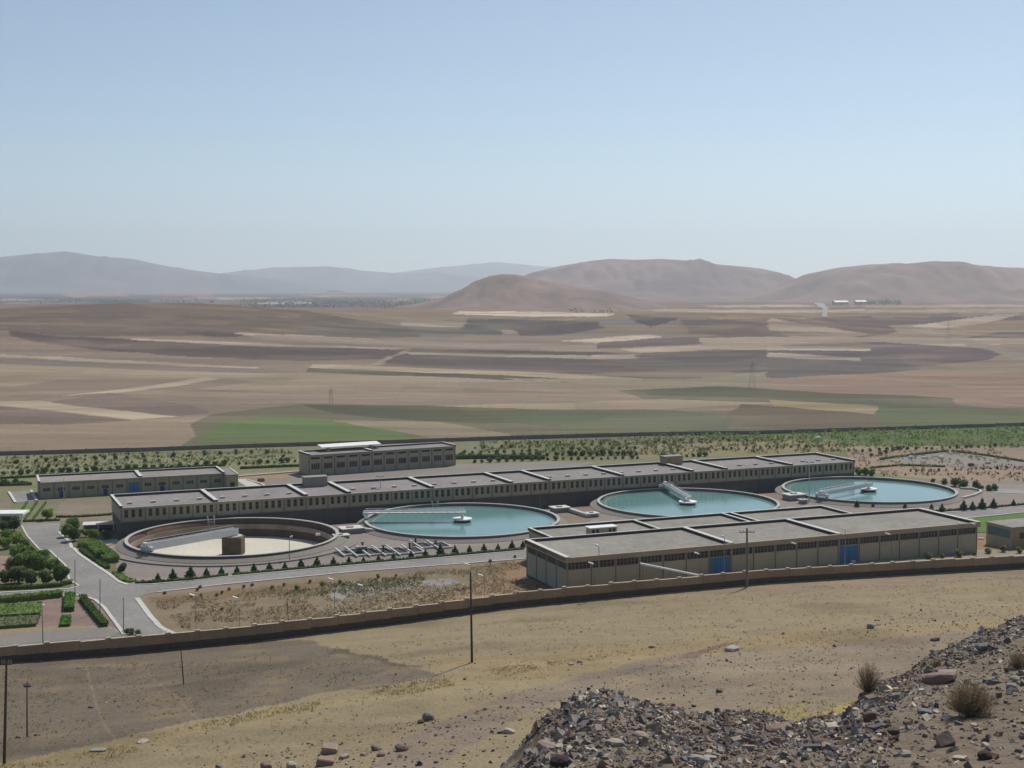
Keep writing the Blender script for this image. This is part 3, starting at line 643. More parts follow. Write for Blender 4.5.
def far_wall():
    pts = [(-200, 459), (0, 455.5), (128, 452), (256, 447.5), (380, 444), (512, 439.5), (640, 436), (768, 434), (860, 431), (1024, 426), (1200, 420)]
    W_ = [P(a, b, LOW) for a, b in pts]
    root = thing('boundary_wall', W_[5], 'long low grey mud wall on the far side of the orchard, before the fields', 'wall')
    m = MB(); c = MB()
    for a, b in zip(W_[:-1], W_[1:]):
        L = np.linalg.norm((b - a)[:2]); n = max(1, int(L / 12)); fr = Fr(a, (b - a)[:2])
        for i in range(n):
            h = 1.45 + random.uniform(-.06, .06); m.box(L * i / n, L * (i + 1) / n, 0, .4, LOW - .5, LOW + h, fr)
            c.box(L * i / n - .25, L * i / n + .25, -.12, .52, LOW - .5, LOW + h + .2, fr)
    m.build('masonry', M['farwall'], root); c.build('pier', M['farwall'], root)
far_wall()

# ------------------------------------------------------------------ buildings
def facade(m, fr, L, z0, z1, rows, rec=.25):
    """front wall skin with real openings. rows: list of (c0,c1,[(a0,a1)...])"""
    def q(a0, a1, c0, c1): m.quad(fr(a0, 0, c0), fr(a1, 0, c0), fr(a1, 0, c1), fr(a0, 0, c1))
    c = z0
    for c0, c1, ops in sorted(rows, key=lambda r: r[0]):
        q(0, L, c, c0); a = 0
        for a0, a1 in ops:
            q(a, a0, c0, c1); a = a1
            m.quad(fr(a0, 0, c0), fr(a0, rec, c0), fr(a0, rec, c1), fr(a0, 0, c1)); m.quad(fr(a1, rec, c0), fr(a1, 0, c0), fr(a1, 0, c1), fr(a1, rec, c1))
            m.quad(fr(a0, rec, c1), fr(a1, rec, c1), fr(a1, 0, c1), fr(a0, 0, c1)); m.quad(fr(a0, 0, c0), fr(a1, 0, c0), fr(a1, rec, c0), fr(a0, rec, c0))
        q(a, L, c0, c1); c = c1
    q(0, L, c, z1)
def back_sides(m, fr, L, D, z0, z1, left=True, right=True):
    if left: m.quad(fr(0, D, z0), fr(0, 0, z0), fr(0, 0, z1), fr(0, D, z1))
    if right: m.quad(fr(L, 0, z0), fr(L, D, z0), fr(L, D, z1), fr(L, 0, z1))
    m.quad(fr(L, D, z0), fr(0, D, z0), fr(0, D, z1), fr(L, D, z1))
def window(root, fr, a0, a1, c0, c1, rec=.24, mull=1, gl='glass', fm='pil', name='window'):
    g = MB().quad(fr(a0, rec, c0), fr(a1, rec, c0), fr(a1, rec, c1), fr(a0, rec, c1))
    o = g.build(name, M[gl], root)
    f = MB(); t = .05
    f.box(a0, a1, rec - .06, rec - .01, c0, c0 + t, fr); f.box(a0, a1, rec - .06, rec - .01, c1 - t, c1, fr)
    for i in range(mull + 1):
        a = a0 + (a1 - a0) * i / mull; f.box(max(a0, a - t / 2), min(a1, a + t / 2), rec - .055, rec - .012, c0 + t, c1 - t, fr)
    fo = f.build('window_frame', M[fm], root)
    return o, fo
def reparent(child, par):
    child.parent = par; return child
def roof_set(root, fr, L, D, zt, divs, up=.55, roofm='roof', edge=.32, over=.0):
    """roof deck, rim parapets and raised dividers with pale tops"""
    MB().box(-over, L + over, -over, D, zt - up - .2, zt - up, fr).build('roof', M[roofm], root)
    def par(a0, a1, b0, b1, name='parapet'):
        MB().box(a0, a1, b0, b1, zt - up + .002, zt - .06, fr).build(name, M['parapet_dark'], root)  # sides painted dark for their shade, below the pale tops
        MB().box(a0 - .04, a1 + .04, b0 - .04, b1 + .04, zt - .06, zt + .05, fr).build('coping', M['parapet'], root)
    par(edge, L - edge, D - edge, D)
    par(-over, edge, -over, D); par(L - edge, L + over, -over, D)
    MB().box(edge + .05, L - edge - .05, -over, -over + .3, zt - up + .002, zt - up + .16, fr).build('roof_edge', M['conc'], root)
    for a in divs:
        par(a - .45, a + .45, 0.31 - over, D - edge - .05, 'roof_divider')

# A: the long filter hall behind the tanks
zA = 5.0; A0 = P(121, 507, zA); A1 = P(854, 460.6, zA)
LA = float(np.linalg.norm((A1 - A0)[:2])); frA = Fr(A0, (A1 - A0)[:2], 0); DA = 18.2
def hall_A():
    root = thing('filter_hall', frA(0, 0, LOW), 'very long low grey hall with rows of narrow dark windows behind the round tanks', 'building')
    n = 38; mod = LA / n; bays = [4, 4, 2, 4, 4, 2, 4, 4, 2, 4, 4]
    ops = []
    for i in range(n):
        for k in range(3): a = (i + .5 + (k - 1) * .29) * mod; ops.append((a - .40, a + .40))
    m = MB(); facade(m, frA, LA, 1.55, zA - .25, [(2.45, 4.2, ops)]); back_sides(m, frA, LA, DA, 1.55, zA - .25); m.build('upper_wall', M['panel'], root)
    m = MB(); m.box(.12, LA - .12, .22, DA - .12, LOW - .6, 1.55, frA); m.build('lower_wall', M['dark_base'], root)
    MB().box(-.1, LA + .1, -.22, .3, 1.36, 1.545, frA).build('ledge', M['pil'], root)
    MB().box(-.25, LA + .25, -.35, .25, zA - .62, zA - .25 + .0, frA).build('fascia', M['fascia'], root)
    rest = MB(); rf = MB()
    for i, (a0, a1) in enumerate(ops):
        if i < 100:
            g = MB().quad(frA(a0, .2, 2.45), frA(a1, .2, 2.45), frA(a1, .2, 4.2), frA(a0, .2, 4.2)).build('window', M['glass'], root)
            MB().box(a0, a1, .12, .19, 3.35, 3.41, frA).build('glazing_bar', M['pil'], g)
        else:
            rest.quad(frA(a0, .2, 2.45), frA(a1, .2, 2.45), frA(a1, .2, 4.2), frA(a0, .2, 4.2)); rest.box(a0, a1, .12, .19, 3.35, 3.41, frA)
    tag(rest.build('window', M['glass'], root), kind='stuff')
    for i in range(n + 1):
        a = i * mod; MB().box(a - .14, a + .14, -.13, .3, 1.56, zA - .63, frA).build('pilaster', M['pil'], root)
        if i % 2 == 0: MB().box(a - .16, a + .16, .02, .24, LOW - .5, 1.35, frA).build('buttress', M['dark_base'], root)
    divs = []; k = 0
    for b in bays[:-1]: k += b; divs.append(k * mod)
    roof_set(root, frA, LA, DA, zA + .25, divs, up=.6, roofm='roof_b', over=.25)
    k = 0
    for bi, b in enumerate(bays):
        if b == 4:
            for j in range(4):
                a = (k + j + .5) * mod
                MB().box(a - .5, a + .5, 5.6, 6.4, zA - .36, zA - .02, frA).box(a - .6, a + .6, 5.5, 6.5, zA - .02, zA + .06, frA).build('roof_vent', M['conc'], root)
        k += b
    for px_, s_ in ((314, 2.6), (655, 2.6)):
        # stair heads on the rear edge
        a = np.interp(px_, [107, 812], [0, 1]); 
    for a in (mod * 9.2, mod * 28.5):
        MB().box(a - 2.9, a + 2.9, DA - 3.4, DA - .6, zA - .36, zA + 2.0, frA).build('stair_head', M['pil_light'] if a < 60 else M['brick'], root)
        MB().box(a - 3.1, a + 3.1, DA - 3.6, DA - .4, zA + 2.0, zA + 2.18, frA).build('stair_head_roof', M['conc_g'], root)
    a = mod * 9.45 + 6.6
    d = MB().box(a, a + 2.6, .1, .2, LOW, .7, frA).build('door', M['blue_d'], root); MB().box(a + .2, a + .4, .05, .1, -1.6, -1.2, frA).build('handle', M['white'], d)
    return mod
modA = hall_A()

def simple_hall(name, p0, p1, zt, zb, D, label, cat, mods, wrow, divs_mod=(), upper=None, door=None, roofm='roof', wall='panel', mull=3, gl='glass', band=None):
    L = float(np.linalg.norm((p1 - p0)[:2])); fr = Fr(p0, (p1 - p0)[:2], 0); mod = L / mods
    root = thing(name, fr(0, 0, zb), label, cat)
    c0, c1, wd = wrow; ops = []; skip = set(door or [])
    for i in range(mods): 
        if i in skip: continue
        ops.append(((i + .5) * mod - wd / 2, (i + .5) * mod + wd / 2))
    rows = [(zb + c0, zb + c1, ops)]
    if upper: rows.append((zb + upper[0], zb + upper[1], [((i + .5) * mod - upper[2] / 2, (i + .5) * mod + upper[2] / 2) for i in range(mods)]))
    m = MB(); facade(m, fr, L, zb - .8, zt - .25, rows); back_sides(m, fr, L, D, zb - .8, zt - .25); m.build('wall', M[wall], root)
    for ri, (a_, b_, oo) in enumerate(rows):
        for a0, a1 in oo:
            g = MB().quad(fr(a0, .2, a_), fr(a1, .2, a_), fr(a1, .2, b_), fr(a0, .2, b_)).build('window', M[gl], root)
            if ri == 0 and mull:
                f = MB()
                for k in range(1, mull): a = a0 + (a1 - a0) * k / mull; f.box(a - .05, a + .05, .1, .19, a_, b_, fr)
                f.box(a0, a1, .11, .18, b_ - .32, b_ - .26, fr)
                f.build('window_frame', M['pil_light'], g)
    for i in range(mods + 1):
        a = i * mod; MB().box(a - .15, a + .15, -.12, .1, zb - .6, zt - .63, fr).build('pilaster', M['pil'], root)
    MB().box(-.2, L + .2, -.3, .2, zt - .62, zt - .25, fr).build('fascia', M['fascia'] if wall != 'panel' else M['pil_light'], root)
    for i in skip:
        dr = MB().box((i + .12) * mod, (i + .88) * mod, -.06, .1, zb - .1, zb + c1 + .35, fr).build('door', M['blue'], root)
        MB().box((i + .49) * mod, (i + .51) * mod, -.1, -.065, zb, zb + c1 + .3, fr).build('door_joint', M['blue_d'], dr)
    roof_set(root, fr, L, D, zt + .2, [k * mod for k in divs_mod], up=.5, roofm=roofm, over=.2)
    return root, fr, L, mod
zB = LOW + 4.6; B0 = P(39, 482, zB); B1 = P(224, 472.5, zB)
rB, frB, LB, mB = simple_hall('workshop', B0, B1, zB, LOW, 13, 'low grey workshop at the far left with a blue gate and small square windows', 'building', 13, (1.9, 2.8, 1.9), (0, 7)[1:], door=[6], mull=3, gl='glass_b')
MB().box(LB, LB + 3.2, -4.6, 9, LOW - .5, zB - .25, frB).build('annexe', M['panel'], rB)
MB().box(LB - .1, LB + 3.35, -4.75, 9.2, zB - .25, zB - .1, frB).build('annexe_roof', M['roof_b'], rB)
MB().box(LB + 3.0, LB + 3.4, -4.8, 9.25, zB - .099, zB + .1, frB).build('annexe_coping', M['parapet'], rB)
dd_ = MB().box(LB + .9, LB + 2.2, -4.68, -4.6, LOW, LOW + 2.3, frB).build('annexe_door', M['glass'], rB)
for i in (1, 4, 8): MB().box((i + .35) * mB, (i + .65) * mB, -.05, .02, LOW, LOW + 1.75, frB).build('side_door', M['blue_d'], rB)
zC = LOW + 6.6; C0 = P(309, 454.5, zC); C1 = P(455, 445.2, zC)
rC, frC, LC, mC = simple_hall('office_block', C0, C1, zC, LOW, 9, 'two storey grey block with a white roof canopy standing behind the long hall', 'building', 12, (1.9, 3.7, 2.7), (5,), upper=(5.0, 5.65, 2.9), mull=4, gl='glass', roofm='roof_b')
cn = MB(); q0 = P(318, 444.8, zC + 1.7); q1 = P(377, 441.2, zC + 1.7)
frc = Fr(q0, (q1 - q0)[:2], 0); Lc = float(np.linalg.norm((q1 - q0)[:2]))
cn.quad(frc(0, -3.4, zC + 1.2), frc(Lc, -3.4, zC + 1.2), frc(Lc, .5, zC + 1.75), frc(0, .5, zC + 1.75)); cn.quad(frc(0, -3.4, zC + 1.0), frc(0, .5, zC + 1.55), frc(Lc, .5, zC + 1.55), frc(Lc, -3.4, zC + 1.0))
cn.quad(frc(0, -3.4, zC + 1.0), frc(Lc, -3.4, zC + 1.0), frc(Lc, -3.4, zC + 1.2), frc(0, -3.4, zC + 1.2)); cn.quad(frc(0, .5, zC + 1.0), frc(0, -3.4, zC + 1.0), frc(0, -3.4, zC + 1.2), frc(0, .5, zC + 1.75)); cn.quad(frc(Lc, -3.4, zC + 1.0), frc(Lc, .5, zC + 1.0), frc(Lc, .5, zC + 1.75), frc(Lc, -3.4, zC + 1.2))
cn.build('roof_canopy', M['white'], rC)
for a in (2.5, Lc - 3): MB().box(a, a + .5, -2.6, -.4, zC - .3, zC + 1.05, frc).build('canopy_support', M['conc'], rC)

# E: the front building and its lower rear wing
zE = 7.1; E0 = P(567, 557.3, zE); E1 = P(977, 522, zE); LE = float(np.linalg.norm((E1 - E0)[:2])); frE = Fr(E0, (E1 - E0)[:2], 0)
E2c = P(523, 540, zE); DE = float(np.dot((E2c - E0)[:2], frE.b))
print('A', LA, 'E', LE, DE)
def hall_E():
    root = thing('pump_hall', frE(0, 0, 0), 'large flat roofed tan building with a window band and two blue gates', 'building')
    n = 19; mod = LE / n; ops = [((i) * mod + .22, (i + 1) * mod - .22) for i in range(n)]
    zt = zE - .1
    m = MB(); facade(m, frE, LE, -1.2, zt, [(4.75, 6.05, ops)], .3); back_sides(m, frE, LE, DE, -1.2, zt, left=False); m.build('wall', M['panel_tan'], root)
    frL = Fr(frE(0, DE, 0), (-frE.b[0], -frE.b[1]), 0); nl = 4; ml = DE / nl; opl = [(i * ml + .25, (i + 1) * ml - .25) for i in range(nl)]
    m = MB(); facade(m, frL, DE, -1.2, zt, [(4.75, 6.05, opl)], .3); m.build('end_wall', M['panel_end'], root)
    for fr_, oo, mu in ((frE, ops, 6), (frL, opl, 5)):
        for a0, a1 in oo:
            g = MB().quad(fr_(a0, .26, 4.75), fr_(a1, .26, 4.75), fr_(a1, .26, 6.05), fr_(a0, .26, 6.05)).build('window', M['glass_b'], root)
            f = MB()
            for k in range(1, mu): a = a0 + (a1 - a0) * k / mu; f.box(a - .07, a + .07, .14, .25, 4.75, 6.05, fr_)
            f.box(a0, a1, .15, .245, 5.45, 5.5, fr_); f.build('window_frame', M['pil'], g)
    gz = lambda a: g1(*frE(a, -.5, 0)[:2])
    for i in range(n + 1):
        a = i * mod; wd = .38 if i in (0, 7, 12) else .13
        MB().box(a - wd / 2 if i else 0, a + wd / 2, -.14, .1, -1.1, zE - 1.0, frE).build('pilaster', M['pil_light'] if wd > .2 else M['pil'], root)
    for i in range(nl):
        a = i * ml; MB().box(a - .07, a + .07, -.12, .1, -1.1, zE - 1.0, frL).build('pilaster', M['pil'], root)
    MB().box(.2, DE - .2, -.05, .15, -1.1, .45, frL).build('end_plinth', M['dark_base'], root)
    MB().box(-.5, LE + .5, -.55, -.02, zE - .95, zE - .02, frE).build('fascia', M['fascia'], root)
    MB().box(-.1, DE - .02, -.5, -.02, zE - .95, zE - .02, frL).build('end_fascia', M['fascia'], root)
    for i in (6, 12):
        gq = gz((i + .5) * mod)
        dr = MB().box((i + .06) * mod, (i + .94) * mod, -.08, .05, gq - .3, 4.6, frE).build('gate', M['blue'], root)
        jt = MB()
        for k in (.28, .5, .72): jt.box((i + k) * mod - .02, (i + k) * mod + .02, -.1, -.082, gq, 4.5, frE)
        jt.build('gate_joint', M['blue_d'], dr)
    roof_set(root, frE, LE, DE, zE + .1, [7 * mod, 12 * mod], up=.55, roofm='roof', over=.5)
    # rear wing, lower
    s0, s1, dw = 7.0, 78.0, 15.3; z2 = 6.3
    fw = Fr(frE(s0, DE, 0), frE.a, 0); Lw = s1 - s0
    MB().box(0, Lw, .05, dw, -1, z2 - .5, fw).build('rear_wing_wall', M['panel'], root)
    MB().quad(fw(-.012, 2, 2.2), fw(-.012, 2, 4.6), fw(-.012, 4.5, 4.6), fw(-.012, 4.5, 2.2)).build('rear_wing_window', M['glass'], root)
    MB().box(-.2, Lw + .2, .05, dw + .2, z2 - .5, z2 - .45, fw).build('rear_wing_roof', M['roof'], root)
    def par(a0, a1, b0, b1):
        MB().box(a0, a1, b0, b1, z2 - .448, z2 - .0, fw).build('rear_wing_parapet', M['parapet_dark'], root)  # shaded parapet sides put in by dark colour
        MB().box(a0 - .03, a1 + .03, b0 - .03, b1 + .03, z2, z2 + .11, fw).build('rear_wing_coping', M['parapet'], root)
    par(.3, Lw - .3, dw - .3, dw + .2); par(-.2, .25, .1, dw + .2); par(Lw - .25, Lw + .2, .1, dw + .2)
    for a in (23.6, 45.0, 47.2): par(a, a + .5, .1, dw - .35)
    # skylight box
    b = MB().box(8.6, 14.4, 4.4, 6.6, z2 - .44, z2 + 1.0, fw).build('skylight', M['panel_tan'], root)
    MB().box(8.4, 14.6, 4.2, 6.8, z2 + 1.0, z2 + 1.2, fw).build('skylight_roof', M['white'], b)
    for a in (8.9, 9.8, 12.6, 13.5): MB().box(a, a + .55, 4.36, 4.398, z2 - .2, z2 + .85, fw).build('skylight_pane', M['glass'], b)
    return mod
modE = hall_E()
def building_F():
    o = np.array([103.6, 272.5]); fr = Fr(o, UX, 0); zb = g1(*o) - .1; zt = zb + 4.4
    root = thing('service_building', (o[0], o[1], zb), 'small building at the right edge with a teal window band on its end wall', 'building')
    frL = Fr(fr(0, 7.4, 0), (-fr.b[0], -fr.b[1]), 0)
    m = MB(); facade(m, fr, 26, zb - 1, zt, [(zb + 2.0, zb + 3.3, [(2 + 4 * i, 5 + 4 * i) for i in range(6)])]); back_sides(m, fr, 26, 7.4, zb - 1, zt, left=False); m.build('wall', M['brick'], root)
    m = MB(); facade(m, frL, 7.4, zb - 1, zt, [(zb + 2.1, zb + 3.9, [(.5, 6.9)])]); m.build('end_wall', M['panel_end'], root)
    window(root, frL, .5, 6.9, zb + 2.1, zb + 3.9, .2, 7, 'glass_teal', 'blue')
    for i in range(6): window(root, fr, 2 + 4 * i, 5 + 4 * i, zb + 2.0, zb + 3.3, .2, 4, 'glass_b', 'pil')
    MB().box(-.2, 26.2, -.2, 7.6, zt, zt + .18, fr).build('roof', M['roof'], root)
building_F()
def gatehouse():
    p = P(-16, 513, 0.4); fr = Fr((p[0], p[1]), (1, .06), 0); zb = g1(p[0], p[1])
    root = thing('gatehouse', (p[0], p[1], zb), 'small gatehouse under a thin white slab roof at the left edge', 'building')
    MB().box(0, 7.2, 0, 3.2, zb - .4, zb + 2.6, fr).build('wall', M['panel_tan'], root)
    MB().box(-2, 9.6, -1.2, 4.2, zb + 2.6, zb + 3.1, fr).build('roof', M['white'], root)
    for a in (1, 4.2): window(root, Fr(fr(0, -.25, 0), fr.a, 0), a, a + 2.2, zb + 1.0, zb + 2.1, .2, 2)
    MB().box(8.9, 9.2, -.8, -.5, zb - .2, zb + 2.6, fr).build('post', M['white'], root)
gatehouse()
def shed():
    p = P(83, 526, -1.2); fr = Fr((p[0], p[1]), (1, .25), 0); zb = g1(p[0], p[1] + 2)
    root = thing('shed', (p[0], p[1], zb), 'low open shed with a pale sheet roof beside the end of the long hall', 'shed')
    MB().box(-.2, 7.2, 0, 4.6, zb + 1.55, zb + 1.7, fr).build('roof', M['parapet'], root)
    MB().box(-.1, 7.1, 4.3, 4.5, zb - .5, zb + 1.55, fr).build('wall', M['conc_g'], root)
    for a in (0, 3.3, 6.8): MB().box(a, a + .2, .1, .3, zb - .5, zb + 1.55, fr).build('post', M['white'], root)
shed()

# ------------------------------------------------------------------ round tanks
def tank(i, c, label, empty=False):
    root = thing('settling_tank', (c[0], c[1], 0), label, 'tank', 'round settling tanks')
    MB().ring(c, [(TR - .5, -4.2), (TR, -4.2), (TR, 1.0), (TR - .5, 1.0)]).build('shell', M['tank_out'] if not empty else M['tank_in'], root, True)
    MB().ring(c, [(TR - .62, 1.0), (TR + .1, 1.0), (TR + .1, 1.16), (TR - .62, 1.16)]).build('rim', M['rim'], root)
    MB().ring(c, [(TR + .01, -3.6), (TR + 1.9, -3.6), (TR + 1.9, .08), (TR + .01, .72)]).build('apron', M['yard'], root)
    if empty:
        MB().disc(c, TR - .5, -3.1).build('floor', M['tank_floor'], root)
        MB().ring(c, [(TR - 1.5, -1.3), (TR - .5, -1.3), (TR - .5, -.55), (TR - 1.3, -.55), (TR - 1.3, -.2), (TR - 1.5, -.2)]).build('launder', M['launder'], root)
        MB().ring(c, [(TR - 1.2, -3.1), (TR - .52, -3.1), (TR - .52, -1.31), (TR - 1.2, -1.31)]).build('haunch', M['tank_in'], root)
        pr = MB().box(c[0] - 2.1, c[0] + 2.1, c[1] - 2.0, c[1] + 2.0, -3.1, .85).build('centre_pier', M['brown_pier'], root)
        MB().ring(c, [(0.01, .86), (1.95, .86), (1.95, 1.12), (0.01, 1.12)], 32).build('pier_cap', M['conc'], root)
    else:
        MB().disc(c, TR - .5, .42).build('water', M['water'], root)
        MB().ring(c, [(TR - 2.0, -.2), (TR - 1.8, -.2), (TR - 1.8, .50), (TR - 2.0, .50)]).build('weir', M['conc_g'], root)
        MB().ring(c, [(.01, .9), (2.3, .9), (2.3, 1.18), (.01, 1.18)], 40).build('centre_platform', M['white'], root)
        MB().ring(c, [(.01, -1), (1.9, -1), (1.9, .9), (.01, .9)], 40).build('centre_pier', M['parapet_dark'], root)
        MB().tube((c[0], c[1], 1.18), (c[0], c[1], 2.3), .35).build('pivot', M['offwhite'], root)
    return root
def bridge(c, p, label, solid=True, z=1.75, h=1.25, w_=1.5, twin=False):
    c3 = Vector((c[0], c[1], 0)); p3 = Vector((p[0], p[1], 0)); d = (p3 - c3).normalized(); L = (p3 - c3).length
    root = thing('scraper_bridge', (c[0], c[1], z), label, 'bridge', 'scraper bridges of the round tanks')
    sdv = d.cross(Vector((0, 0, 1))).normalized()
    at = lambda r, s_, zz: c3 + d * r + sdv * s_ + Vector((0, 0, zz))
    MB().beam(at(-.8, 0, z + .08), at(L + .4, 0, z + .08), w_, .12).build('deck', M['offwhite'], root)
    for s_ in (-1, 1):
        if solid: MB().beam(at(-.8, s_ * w_ / 2, z + h / 2), at(L + .4, s_ * w_ / 2, z + h / 2), .1, h).build('girder', M['offwhite'], root)
        else:
            m = MB(); m.beam(at(-.8, s_ * w_ / 2, z), at(L + .4, s_ * w_ / 2, z), .12, .3); m.beam(at(-.8, s_ * w_ / 2, z + h), at(L + .4, s_ * w_ / 2, z + h), .12, .22)
            n = 14
            for i in range(n):
                r0 = -.8 + (L + 1.2) * i / n; r1 = -.8 + (L + 1.2) * (i + 1) / n
                m.beam(at(r0, s_ * w_ / 2, z), at(r0, s_ * w_ / 2 + .01, z + h), .06, .06); m.beam(at(r0, s_ * w_ / 2, z + .02), at(r1, s_ * w_ / 2, z + h), .06, .06)
            m.build('truss', M['offwhite'], root)
    hr_ = MB()
    for i in range(10):
        r = .5 + (L - 1) * i / 9; hr_.tube(at(r, w_ / 2 + .06, z + h - .1), at(r, w_ / 2 + .06, z + h + .45), .03, n=5)
    hr_.tube(at(-.5, w_ / 2 + .06, z + h + .45), at(L, w_ / 2 + .06, z + h + .45), .035, n=5); hr_.build('handrail', M['offwhite'], root)
    e = MB().beam(at(L - .3, -1.9, 1.75), at(L - .3, 1.9, 1.75), .7, .7).beam(at(L - .3, 0, 1.75), at(L - .3, .01, z + .05), .5, .5); e.build('end_carriage', M['offwhite'], root)
    for s_ in (-1.5, 1.5):
        MB().tube(at(L - .62, s_, 1.42), at(L + .02, s_, 1.42), .26, n=14).build('wheel', M['parapet_dark'], root)
    MB().beam(at(L - .3, 0, 2.4), at(L + .5, 0, 2.4), .8, .9).build('motor_box', M['white'], root)
T_lab = ['empty round tank with a cream floor and rust brown lining', 'round tank of turquoise water next to the empty tank',
         'round turquoise water tank partly hidden behind the tan building', 'round tank of turquoise water at the far right end of the row']
for i, c in enumerate(TANKS): tank(i, c, T_lab[i], i == 0)
bridge(TANKS[0], (-74.9, 268.9), 'solid pale girder bridge across the empty tank', True, z=1.25, h=1.5)
bridge(TANKS[1], (-34.2, 306.6), 'thin truss bridge over the tank next to the empty one', False, z=2.55, h=.45)
bridge(TANKS[2], (41.2, 354.6), 'short foreshortened bridge running to the back rim of the third tank', True, z=1.6, h=.9)
bridge(TANKS[3], (79.4, 338.3), 'solid pale girder bridge across the rightmost tank', True, h=1.0)
def rim_ladder(px, ti, label):
    c = np.array(TANKS[ti]); u = (px - 512) / F
    # point on the back rim with this bearing
    best = min(((abs((c[0] + TR * math.cos(a)) / (c[1] + TR * math.sin(a)) - u), a) for a in np.linspace(.2, 2.9, 300)))[1]
    o = c + (TR - .1) * np.array([math.cos(best), math.sin(best)])
    root = thing('access_ladder', (o[0], o[1], 1.16), label, 'ladder', 'ladders on the tank rims')
    fr = Fr(o, (-math.sin(best), math.cos(best)), 0)
    for s_ in (-.75, .75):
        m = MB(); m.tube(fr(s_, -.3, 1.16), fr(s_, -.3, 1.8), .06, n=6); m.tube(fr(s_, .5, -.6), fr(s_, .5, 1.8), .06, n=6); m.tube(fr(s_, -.3, 1.8), fr(s_, .5, 1.8), .06, n=6); m.build('rail', M['white'], root)
    m = MB()
    for k in range(5): m.tube(fr(-.75, .5, -.4 + .35 * k), fr(.75, .5, -.4 + .35 * k), .04, n=5)
    m.build('rungs', M['white'], root)
rim_ladder(208, 0, 'white rim ladder at the back of the empty tank'); rim_ladder(434, 1, 'white rim ladder at the back of the tank beside the empty one')

# ------------------------------------------------------------------ valve chambers and inlet basins between the tanks
def chamber(px, py, L, D, h, label, ang=0.0, channel=None):
    p = PG(px, py); a = UX if not ang else UX * math.cos(ang) + UN * math.sin(ang)
    fr = Fr(p, a, 0); z = p[2]
    root = thing('valve_chamber', (p[0], p[1], z), label, 'valve chamber', 'concrete chambers between the tanks')
    MB().box(0, L, 0, D, z - .5, z + h, fr).build('body', M['conc_g'], root)
    MB().box(-.3, L + .3, -.3, D + .3, z + h, z + h + .22, fr).build('cover_slab', M['parapet'], root)
    MB().box(L * .3, L * .6, D * .3, D * .65, z + h + .22, z + h + .5, fr).build('hatch', M['conc'], root)
    if channel is not None:
        MB().beam((*fr(L, D / 2, 0)[:2], z + h * .6), (*(np.array(fr(L, D / 2, 0)[:2]) + channel), z + h * .45), 1.1, .7).build('channel', M['conc'], root)
chamber(343, 534.5, 4.6, 3.4, 1.0, 'white slab chamber wedged between the empty tank and its water filled neighbour', channel=np.array([4.2, -1.6]))
chamber(336, 539, 3.0, 2.0, .5, 'low pale block on the kerb at the right end of the empty tank')
chamber(555, 513, 4.0, 3.0, 1.0, 'slab topped chamber between the second and third tanks', channel=np.array([4.8, -9.5]))
chamber(589, 517.5, 2.6, 2.4, .7, 'small pale chamber at the near left foot of the third tank')
chamber(790, 501, 5.0, 3.4, 1.3, 'slab topped chamber between the third and rightmost tanks')
chamber(802, 504, 1.6, 1.4, .9, 'small white block in front of the gap between the two right hand tanks')
def basin(px, py, L, D, label, kind=0):
    p = PG(px, py); fr = Fr(p, UX, 0); z = p[2]
    root = thing('inlet_basin', (p[0], p[1], z), label, 'basin', 'open concrete basins in front of the water tanks')
    h = .38
    m = MB(); m.box(0, L, 0, .5, z - .3, z + h, fr); m.box(0, L, D - .35, D, z - .3, z + h, fr); m.box(0, .35, .36, D - .36, z - .3, z + h, fr); m.box(L - .35, L, .36, D - .36, z - .3, z + h, fr)
    m.build('rim_wall', M['conc'], root)
    MB().box(.35, L - .35, .35, D - .35, z - .3, z + .09, fr).build('basin_floor', M['parapet_dark'], root)
    MB().beam(fr(-.3, D + .3, z + h + .5), fr(.1, -.9, z + .3), .3, .26).build('sluice_beam', M['parapet'], root)
bas = [(343, 556.5, 2.4, 4.5, 'small faint basin at the left end of the basin row'), (356, 557, 2.6, 7, 'basin with a bluish hatch, next to the left end of the row'),
       (368.5, 556.5, 3.2, 7, 'wide open basin in the left half of the basin row'), (384, 556, 2.9, 7, 'basin just left of the middle of the basin row'),
       (398.5, 555.5, 2.8, 7, 'basin at the middle of the basin row'), (412.5, 554.5, 3.0, 6, 'brightest basin right of the middle of the basin row'),
       (421, 549.5, 3.0, 6, 'rear basin with a sloping beam near the right end'), (438, 549.5, 3.4, 6, 'pale basin at the right end of the basin row')]
for b in bas: basin(*b)
def box_cab(px, py, label, m_='glass_teal', s=(1.4, .9, 1.5)):
    p = PG(px, py); fr = Fr(p, UX, 0); z = p[2]
    root = thing('control_cabinet', (p[0], p[1], z), label, 'cabinet')
    MB().box(0, s[0], 0, s[1], z, z + s[2], fr).build('body', M[m_], root); MB().box(-.08, s[0] + .08, -.08, s[1] + .08, z + s[2], z + s[2] + .1, fr).build('lid', M['conc_g'], root)
box_cab(357, 553.5, 'teal grey control cabinet among the concrete basins', s=(2.2, 1.2, 1.2))
def valve_post(px, py, h, label):
    p = PG(px, py); root = thing('valve_post', p, label, 'valve post', 'dark posts standing among the basins')
    MB().tube(p, (p[0], p[1], p[2] + h), .22, .18, 8).build('column', M['pole'], root)
    MB().tube((p[0], p[1], p[2] + h), (p[0], p[1], p[2] + h + .12), .42, .42, 12).build('handwheel', M['parapet_dark'], root)
for x_, y_, h_, l_ in ((362.5, 550, 1.5, 'dark valve post beside the teal cabinet'), (383.3, 554, 1.7, 'dark valve post left of the middle basin'), (409.7, 551, 1.6, 'dark valve post between the middle basin and the brightest one'),
                       (415.6, 545, 1.6, 'dark valve post standing behind the rest of the row'), (435.6, 547, 1.3, 'dark valve post at the pale right hand basin')): valve_post(x_, y_, h_, l_)
